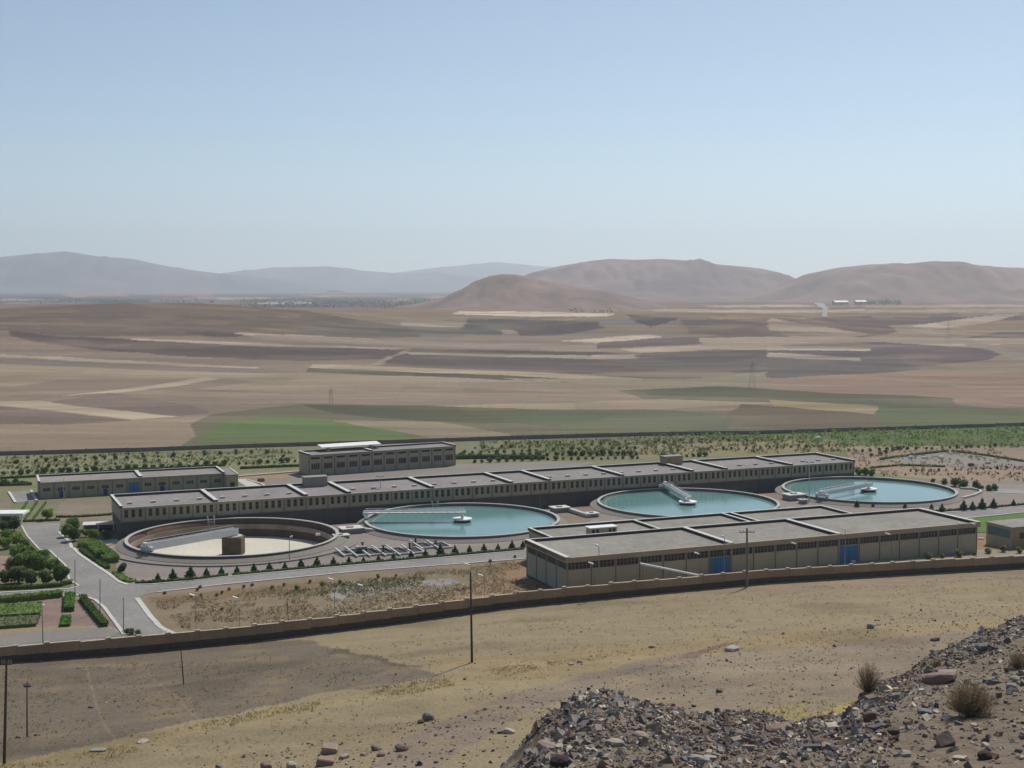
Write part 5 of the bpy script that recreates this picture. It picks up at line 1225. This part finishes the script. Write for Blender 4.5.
block(853, 562.5, .45, 'pale flat block on the ground before the right hand blue gate', 'parapet'); block(318, 535.5, .5, 'small white block beside the blue door of the long hall')

# ------------------------------------------------------------------ far settlement
vm = MB()
vh = []
def village_house(x, y, w_, d_, h, label, group, roofm='conc', wallm='panel_tan', big=False):
    z = g1(x, y); root = thing('village_house', (x, y, z), label, 'house', group); fr = Fr((x, y), (1, random.uniform(-.3, .3)), 0)
    MB().box(0, w_, 0, d_, z - 1, z + h, fr).build('wall', M[wallm], root)
    if big:
        m = MB(); m.quad(fr(-.5, -.5, z + h), fr(w_ + .5, -.5, z + h), fr(w_ + .5, d_ / 2, z + h * 1.5), fr(-.5, d_ / 2, z + h * 1.5)); m.quad(fr(w_ + .5, d_ + .5, z + h), fr(-.5, d_ + .5, z + h), fr(-.5, d_ / 2, z + h * 1.5), fr(w_ + .5, d_ / 2, z + h * 1.5)); m.build('roof', M['white'], root)
    else: MB().box(-.3, w_ + .3, -.3, d_ + .3, z + h, z + h + .5, fr).build('roof', M[roofm], root)
    MB().box(w_ * .4, w_ * .55, -.08, -.01, z, z + h * .6, fr).build('door', M['glass'], root)
vil = sorted([(random.uniform(255, 470), random.uniform(301.5, 306.5)) for _ in range(26)]); vil2 = sorted([(random.uniform(60, 210), random.uniform(299.5, 302.5)) for _ in range(8)])
for grp, wh, lst in (('village houses on the far plain', 'tiny house from the left in the hazy village on the plain', vil), ('houses behind the low hill', 'tiny house from the left behind the low hill', vil2)):
    for i, (px, py) in enumerate(lst):
        p = PG(px, py); village_house(p[0], p[1], random.uniform(9, 16), 9, random.uniform(4, 6), nth(i, wh), grp, random.choice(['conc', 'parapet', 'soilred']), random.choice(['panel_tan', 'conc', 'brick']))
p = PG(835, 305); village_house(p[0], p[1], 46, 20, 9, 'left white roofed shed at the foot of the right hand hills', None, big=True)
p = PG(856, 304.6); village_house(p[0], p[1], 34, 18, 9, 'right white roofed shed at the foot of the right hand hills', None, big=True)
def grove(name, poly, n, size, hgt, seed, label): cover(name, poly, n, 'leaf_dark', size, hgt, seed, label, 'trees')
grove('grove', [(240, 299.5), (470, 300), (470, 308), (240, 307)], 1000, 2.4, 4.5, 90, 'dark trees spread through the hazy village on the plain')
grove('grove', [(-50, 300), (200, 300), (200, 303), (-50, 304)], 260, 2.2, 4, 91, 'dark tree belt behind the low hill on the left')
grove('grove', [(866, 302), (900, 302), (902, 305), (864, 305)], 300, 3, 12, 92, 'dark trees beside the white roofed sheds')
grove('grove', [(560, 308), (625, 309), (624, 313), (580, 314)], 40, 2.2, 5, 93, 'dark roadside trees in front of the cone shaped hill')
# S-bend of the distant road by the white sheds
sheet('road', [(806, 301), (822, 303), (829, 309), (827, 317), (822, 317), (824, 310), (815, 304)], M['conc_g'], .6, 60)
# pylons on the plain
def pylon(px, ty, by, label):
    p = PG(px, by); zt = AT(px, ty, p[1])[2]; h = zt - p[2]; root = thing('pylon', p, label, 'pylon', 'lattice pylons on the plain')
    m = MB(); b = h * .13
    for sx in (-1, 1):
        for sy in (-1, 1): m.tube((p[0] + sx * b, p[1] + sy * b, p[2] - 1), (p[0] + sx * .3, p[1] + sy * .3, zt), .05, .035, 4)
    for k in range(6):
        f0 = 1 - k / 6; f1 = 1 - (k + 1) / 6; z0 = p[2] + h * k / 6; z1 = p[2] + h * (k + 1) / 6
        for sy in (-1, 1): m.tube((p[0] - b * f0, p[1] + sy * b * f0, z0), (p[0] + b * f1, p[1] + sy * b * f1, z1), .03, .03, 4); m.tube((p[0] + b * f0, p[1] + sy * b * f0, z0), (p[0] - b * f1, p[1] + sy * b * f1, z1), .03, .03, 4)
    m.build('lattice_tower', M['lamp_pole'], root)
    for k in (.72, .86): MB().beam((p[0] - h * .16, p[1], p[2] + h * k), (p[0] + h * .16, p[1], p[2] + h * k), .12, .14).build('crossarm', M['lamp_pole'], root)
pylon(752, 362, 390, 'lattice pylon on the green and brown strips beyond the plant'); pylon(331, 388, 405, 'small lattice pylon on the straw field left of centre'); pylon(948, 322, 346, 'faint lattice pylon far out beside the right hand road')

# ------------------------------------------------------------------ rocks
def ico():
    bm = bmesh.new(); bmesh.ops.create_icosphere(bm, subdivisions=1, radius=1); v = np.array([x.co[:] for x in bm.verts]); f = np.array([[q.index for q in x.verts] for x in bm.faces]); bm.free(); return v, f
IV, IF = ico()
def ico2():
    bm = bmesh.new(); bmesh.ops.create_icosphere(bm, subdivisions=2, radius=1); v = np.array([x.co[:] for x in bm.verts]); f = np.array([[q.index for q in x.verts] for x in bm.faces]); bm.free(); return v, f
IV2, IF2 = ico2()
STONE = np.array([lin(c) for c in [(120, 116, 112), (106, 102, 98), (132, 128, 124), (92, 86, 86), (120, 104, 94), (112, 90, 80), (150, 142, 130), (98, 92, 96), (128, 118, 108), (168, 156, 136), (108, 96, 86), (100, 88, 78), (126, 110, 96)]])
def rock_arrays(pos, rad, r, V=IV, Fc=IF, flat=.7):
    n = len(pos); k = len(V)
    v = V[None] * (1 + r.uniform(-.28, .28, (n, k, 1)))
    v = np.clip(v, -.82, .82) * np.stack([r.uniform(.7, 1.35, n), r.uniform(.6, 1.15, n), r.uniform(.4, .9, n)], -1)[:, None]
    q = r.normal(size=(n, 4)) * np.array([1.2, .5, .5, 1.2]); q /= np.linalg.norm(q, axis=1, keepdims=True); w_, x, y, z = q.T
    Rm = np.stack([1 - 2 * (y * y + z * z), 2 * (x * y - z * w_), 2 * (x * z + y * w_), 2 * (x * y + z * w_), 1 - 2 * (x * x + z * z), 2 * (y * z - x * w_), 2 * (x * z - y * w_), 2 * (y * z + x * w_), 1 - 2 * (x * x + y * y)], -1).reshape(n, 3, 3)
    v = np.einsum('nij,nkj->nki', Rm, v) * rad[:, None, None] + pos[:, None]
    f = Fc[None] + (np.arange(n) * k)[:, None, None]
    return v.reshape(-1, 3), f.reshape(-1, 3)
CV = np.array([(x, y, z) for z in (-1, 1) for x, y in ((-1, -1), (1, -1), (1, 1), (-1, 1))]) * .72
CF = np.array([(0, 2, 1), (0, 3, 2), (4, 5, 6), (4, 6, 7), (0, 1, 5), (0, 5, 4), (1, 2, 6), (1, 6, 5), (2, 3, 7), (2, 7, 6), (3, 0, 4), (3, 4, 7)])
def rock_mesh(name, pos, rad, r, V=CV, Fc=CF, cols=STONE, dark=1.0):
    v, f = rock_arrays(pos, rad, r, V, Fc); me = bpy.data.meshes.new(name)
    me.vertices.add(len(v)); me.vertices.foreach_set('co', v.ravel()); me.loops.add(f.size); me.loops.foreach_set('vertex_index', f.ravel().astype(np.int32))
    me.polygons.add(len(f)); me.polygons.foreach_set('loop_start', (np.arange(len(f)) * 3).astype(np.int32)); me.polygons.foreach_set('use_smooth', np.zeros(len(f), bool)); me.update(calc_edges=True)
    c = cols[r.integers(0, len(cols), len(pos))] * r.uniform(.75, 1.25, (len(pos), 1)) * dark; c = np.repeat(c, len(V), 0)
    ca = me.color_attributes.new('Col', 'FLOAT_COLOR', 'POINT'); ca.data.foreach_set('color', np.concatenate([np.clip(c, 0, 1), np.ones((len(c), 1))], -1).ravel().astype(np.float32))
    me.materials.append(M['rocks']); return me
rr = np.random.default_rng(5)
def spur_pts(n, lo=0, hi=1.0):
    """points on the near rubble bank"""
    out = []
    while len(out) < n:
        u = rr.uniform(-.16, .47, 6000); px = 512 + F * u; cd = np.interp(px, crest_px, crest_d); y = 26 + (cd + 3.5 - 26) * np.sqrt(rr.random(6000))
        x = u * y; cy = np.interp(px, crest_px, crest_y); m = (cy < 800)
        dens = sst(490, 560, px + 60 * fbm(x, y, 9, 2, 21)) * 1.0; m &= rr.random(6000) < dens
        # sparser on the right bench
        m &= rr.random(6000) < np.where((px > 900) & (y < cd - 7), .3, 1)
        out += list(np.stack([x[m], y[m]], -1))
    return np.array(out[:n])
def stuff_rocks(name, pts, rad, label, r, dark=1.0, cols=STONE, sink=.32):
    pos = np.stack([pts[:, 0], pts[:, 1], G(pts[:, 0], pts[:, 1]) + rad * (.35 - sink)], -1)
    o = bpy.data.objects.new(name, rock_mesh(name, pos, rad, r, cols=cols, dark=dark)); COL.objects.link(o); tag(o, label, 'rubble', None, 'stuff')
n = 26000; pts = spur_pts(n); rad = np.clip(.062 * np.exp(rr.normal(0, .5, n)), .03, .30) * (.8 + .5 * sst(0, 1, fbm(pts[:, 0], pts[:, 1], 6, 2, 30)))
stuff_rocks('rubble', pts, rad, 'loose grey rubble covering the banks at the lower right', rr, dark=1.3)
def field_pts(poly, n, seed): return in_px(poly, seed)(n)
for nm, poly, n, mn, seed, lab in [('gravel', [(500, 700), (700, 650), (1020, 600), (1024, 640), (900, 690), (860, 720), (640, 716)], 1500, .07, 100, 'scattered small stones on the slope behind the rubble'),
                                   ('gravel', [(200, 768), (330, 736), (560, 700), (640, 700), (520, 768), (400, 790)], 700, .09, 101, 'scattered small stones at the bottom centre of the slope'),
                                   ('gravel', [(0, 700), (460, 660), (1020, 590), (1020, 630), (500, 700), (0, 780)], 800, .07, 102, 'a few small stones strewn over the fields outside the wall')]:
    p_ = field_pts(poly, n, seed); r_ = np.clip(mn * np.exp(rr.normal(0, .5, n)), .03, .45); stuff_rocks(nm, p_, r_, lab, rr, dark=.9)
def big_rock(px, py, rad, label, col, seed, d=None, sx=1.0, sz=.75, name='rock', blocky=False):
    p = PG(px, py) if d is None else None
    if p is None:
        a = AT(px, py, d); p = np.array([a[0], a[1], g1(a[0], a[1])])
    r = np.random.default_rng(seed)
    if blocky:
        V = np.array([(x, y, z) for z in (-1, 1) for x, y in ((-1, -1), (1, -1), (1, 1), (-1, 1))]) * .75 + r.uniform(-.14, .14, (8, 3)); V[:, 0] *= sx * 1.25; V[:, 2] *= sz
        Fq = [(3, 2, 1, 0), (4, 5, 6, 7), (0, 1, 5, 4), (1, 2, 6, 5), (2, 3, 7, 6), (3, 0, 4, 7)]
        bm = bmesh.new(); vs = [bm.verts.new(v * rad) for v in V]; [bm.faces.new([vs[i] for i in f]) for f in Fq]; bmesh.ops.bevel(bm, geom=bm.edges[:], offset=rad * .12, segments=1, affect='EDGES')
    else:
        V = IV2 * (1 + r.uniform(-.13, .13, (len(IV2), 1))); V = np.clip(V, -.8, .8) + .1 * np.sin(IV2 * 3 + seed); V[:, 0] *= sx * 1.15; V[:, 2] *= sz
        bm = bmesh.new(); vs = [bm.verts.new(v * rad) for v in V]; [bm.faces.new([vs[i] for i in f]) for f in IF2]
    me = bpy.data.meshes.new(name); bm.to_mesh(me); bm.free()
    ca = me.color_attributes.new('Col', 'FLOAT_COLOR', 'POINT'); c = dull(col, .35); ca.data.foreach_set('color', np.tile([*c, 1], len(me.vertices)).astype(np.float32)); me.materials.append(M['rocks'])
    o = bpy.data.objects.new(name, me); COL.objects.link(o); o.location = (p[0], p[1], p[2] + rad * sz * .45); o.rotation_euler = (r.uniform(-.2, .2), r.uniform(-.2, .2), r.uniform(-.5, .5) if blocky else r.uniform(0, 6.28)); tag(o, label, 'rock'); return o
BR = [(330, 754, .78, 'square pale topped block standing at the bottom left of centre', (168, 138, 118), 1, 1.0, .85, True), (326, 766, .8, 'brown slab just below the square block', (150, 118, 98), 2, 1.0, .6, True), (428, 721, .72, 'round grey boulder alone on the slope, the largest there', (132, 122, 116), 3, 1, .95, False),
      (421, 724, .38, 'small brown rock leaning on the left of the round grey boulder', (112, 88, 76), 4, 1, .8, False), (291, 769, .5, 'pale rock cut by the bottom edge, left of the brown slab', (165, 150, 138), 5, 1, .8, False), (266, 769, .5, 'brown rock farthest left at the bottom edge', (138, 108, 96), 6, 1, .8, False),
      (344, 760, .42, 'pale rock right of the brown slab', (160, 142, 128), 7, 1, .7, False), (376, 751, .5, 'dark topped rock in the middle of the stone line', (126, 102, 90), 8, 1.1, .7, False), (381, 757, .42, 'reddish rock below the dark topped one', (142, 106, 92), 9, 1, .7, False),
      (402, 751, .62, 'brown pointed rock at the right end of the stone line', (124, 100, 86), 10, 1.15, .65, False), (363, 757, .3, 'little pale stone between the slab and the stone line', (160, 148, 132), 11, 1, .7, False), (509, 734, .5, 'pale stone by itself right of the boulder slope', (176, 160, 146), 12, 1.2, .6, False),
      (732, 651, .7, 'white topped stone beside the red earth cut', (172, 158, 146), 13, 1.3, .6, False), (871, 629, .6, 'upright stone alone on the upper right slope', (150, 136, 124), 14, .9, 1.0, False), (652, 648, .5, 'small pale stone left of the red earth cut', (168, 150, 128), 15, 1, .6, False),
      (571, 666, .4, 'left of two small pale stones on the track', (170, 148, 132), 16, 1, .6, False), (580, 663, .4, 'right of two small pale stones on the track', (170, 148, 132), 17, 1, .6, False), (143, 743, .5, 'flat white stone in the straw at lower left, the upper one', (158, 150, 136), 18, 1.6, .35, False),
      (98, 752, .5, 'flat grey stone in the straw at lower left, the lower one', (146, 138, 128), 19, 1.7, .4, False), (719, 693, .35, 'dark stone on the slope above the first rubble bank', (92, 82, 78), 20, 1, .7, False), (935, 641, .55, 'dark low stone on the slope right of the upright stone', (100, 84, 78), 21, 1.3, .6, False)]
for b in BR: big_rock(b[0], b[1], b[2], b[3], b[4], b[5], sx=b[6], sz=b[7], blocky=b[8])
# larger boulders of the rubble banks
NB = [(938, 683, .62, 'broad brown ledge rock on the crest of the right rubble bank', (142, 112, 98), 31, 1.9, .5), (948, 676, .4, 'pale slab lying on the brown ledge rock', (160, 146, 132), 32, 1.6, .4), (982, 652, .45, 'grey angular rock on the upper crest of the right bank', (120, 118, 112), 33, 1.2, .8),
      (546, 752, .5, 'rounded pink brown boulder at the left foot of the first rubble bank', (158, 130, 118), 34, 1.3, .7), (560, 768, .45, 'black rock at the bottom edge of the first rubble bank', (72, 60, 58), 35, 1.2, .7), (698, 762, .4, 'pale flat rock at the bottom edge between the banks', (150, 142, 132), 36, 1.5, .5),
      (778, 731, .5, 'flat brown slab on the low saddle between the banks', (142, 116, 98), 37, 1.8, .4), (820, 748, .42, 'reddish rock in the middle of the low saddle', (112, 84, 74), 38, 1.3, .7), (870, 722, .4, 'red brown rock at the left foot of the right bank', (120, 86, 74), 39, 1.1, .9),
      (1015, 682, .35, 'pale rock near the right edge above the dry bush', (150, 146, 138), 40, 1.2, .6), (985, 760, .35, 'dark rock at the bottom right, on the gravel bench', (82, 64, 58), 41, 1.2, .7), (640, 738, .36, 'tan slab in the middle of the first rubble bank', (160, 138, 114), 42, 1.6, .5),
      (615, 745, .36, 'cream slab left of the middle of the first rubble bank', (164, 150, 130), 43, 1.5, .5), (1011, 690, .3, 'grey stone just right of the dry bush', (140, 138, 134), 44, 1.1, .7), (893, 735, .34, 'dark brown rock inside the right bank', (98, 78, 68), 45, 1.2, .7),
      (924, 715, .34, 'grey blue slab in the face of the right bank', (124, 126, 128), 46, 1.5, .5), (905, 757, .32, 'pale ridge stone low on the right bank', (150, 142, 134), 47, 1.5, .5)]
def ray_hit(px, py):
    r = ray(px, py); lo = None
    for d in np.arange(24, 110, .25):
        k = d / r[1]; z = CH + r[2] * k
        if z < g1(r[0] * k, d): return (r[0] * k, d)
    return (r[0] * 40 / r[1], 40)
for b in NB:
    x, y = ray_hit(b[0], b[1]); o = big_rock(0, 0, b[2] * .62, b[3], b[4], b[5], d=10, sx=b[6] * .85, sz=b[7] * 1.1); o.location = (x, y, g1(x, y) + b[2] * b[7] * .3)
# pole P4 rubble foot is part of the slope: a few stones
for i, (dx, dy) in enumerate(((-.8, -.3), (.5, -.5), (1.0, .3))):
    o = big_rock(27, 738, .3, ['left', 'middle', 'right'][i] + ' stone at the foot of the thin leaning pole', (120, 106, 96), 60 + i); o.location.x += dx; o.location.y += dy
# dry bushes on the banks
def dry_bush(px, py, w_, h, n, label, mat='twig'):
    x, y = ray_hit(px, py); z = g1(x, y); root = thing('dry_bush', (x, y, z), label, 'bush'); m = MB(); rd = random.Random(n)
    for _ in range(n):
        a = rd.uniform(0, 6.28); el = rd.uniform(.25, 1.45); L = rd.uniform(.6, 1.0); r0 = rd.uniform(0, .12)
        p0 = Vector((x + r0 * math.cos(a), y + r0 * math.sin(a), z)); p1 = p0 + Vector((math.cos(a) * math.cos(el) * w_ / 2, math.sin(a) * math.cos(el) * w_ / 2, math.sin(el) * h)) * L
        m.tube(p0, p1, .006, .0035, 3, cap=False)
        for _k in range(3):
            t = rd.uniform(.4, 1); q = p0.lerp(p1, t); m.tube(q, q + Vector((rd.gauss(0, .07), rd.gauss(0, .07), rd.uniform(0, .12))), .005, .003, 3, cap=False)
    m.build('branches', M[mat], root)
    c = MB(); leaves(c, int(n * 1.5), lambda r: ((x + r.gauss(0, w_ * .18), y + r.gauss(0, w_ * .18), z + r.uniform(.05, .8) * h), 1), .018, n + 1); c.build('seed_heads', M['dry'], root)
dry_bush(970, 716, 1.9, 1.15, 900, 'round dry bush on the gravel bench at the lower right')
dry_bush(868, 694, 1.2, 1.3, 200, 'thin yellowish dry bush behind the foot of the right bank', 'dry')
dry_bush(1018, 668, .9, .7, 200, 'brown dry bush at the right edge above the round bush')
dry_bush(936, 668, .5, .4, 90, 'small dry tuft on the crest beside the brown ledge rock')
for o in PROTOS:
    if not o.get('_used'): print('unused proto', o.name)
for o in bpy.data.objects:
    if '_used' in o: del o['_used']
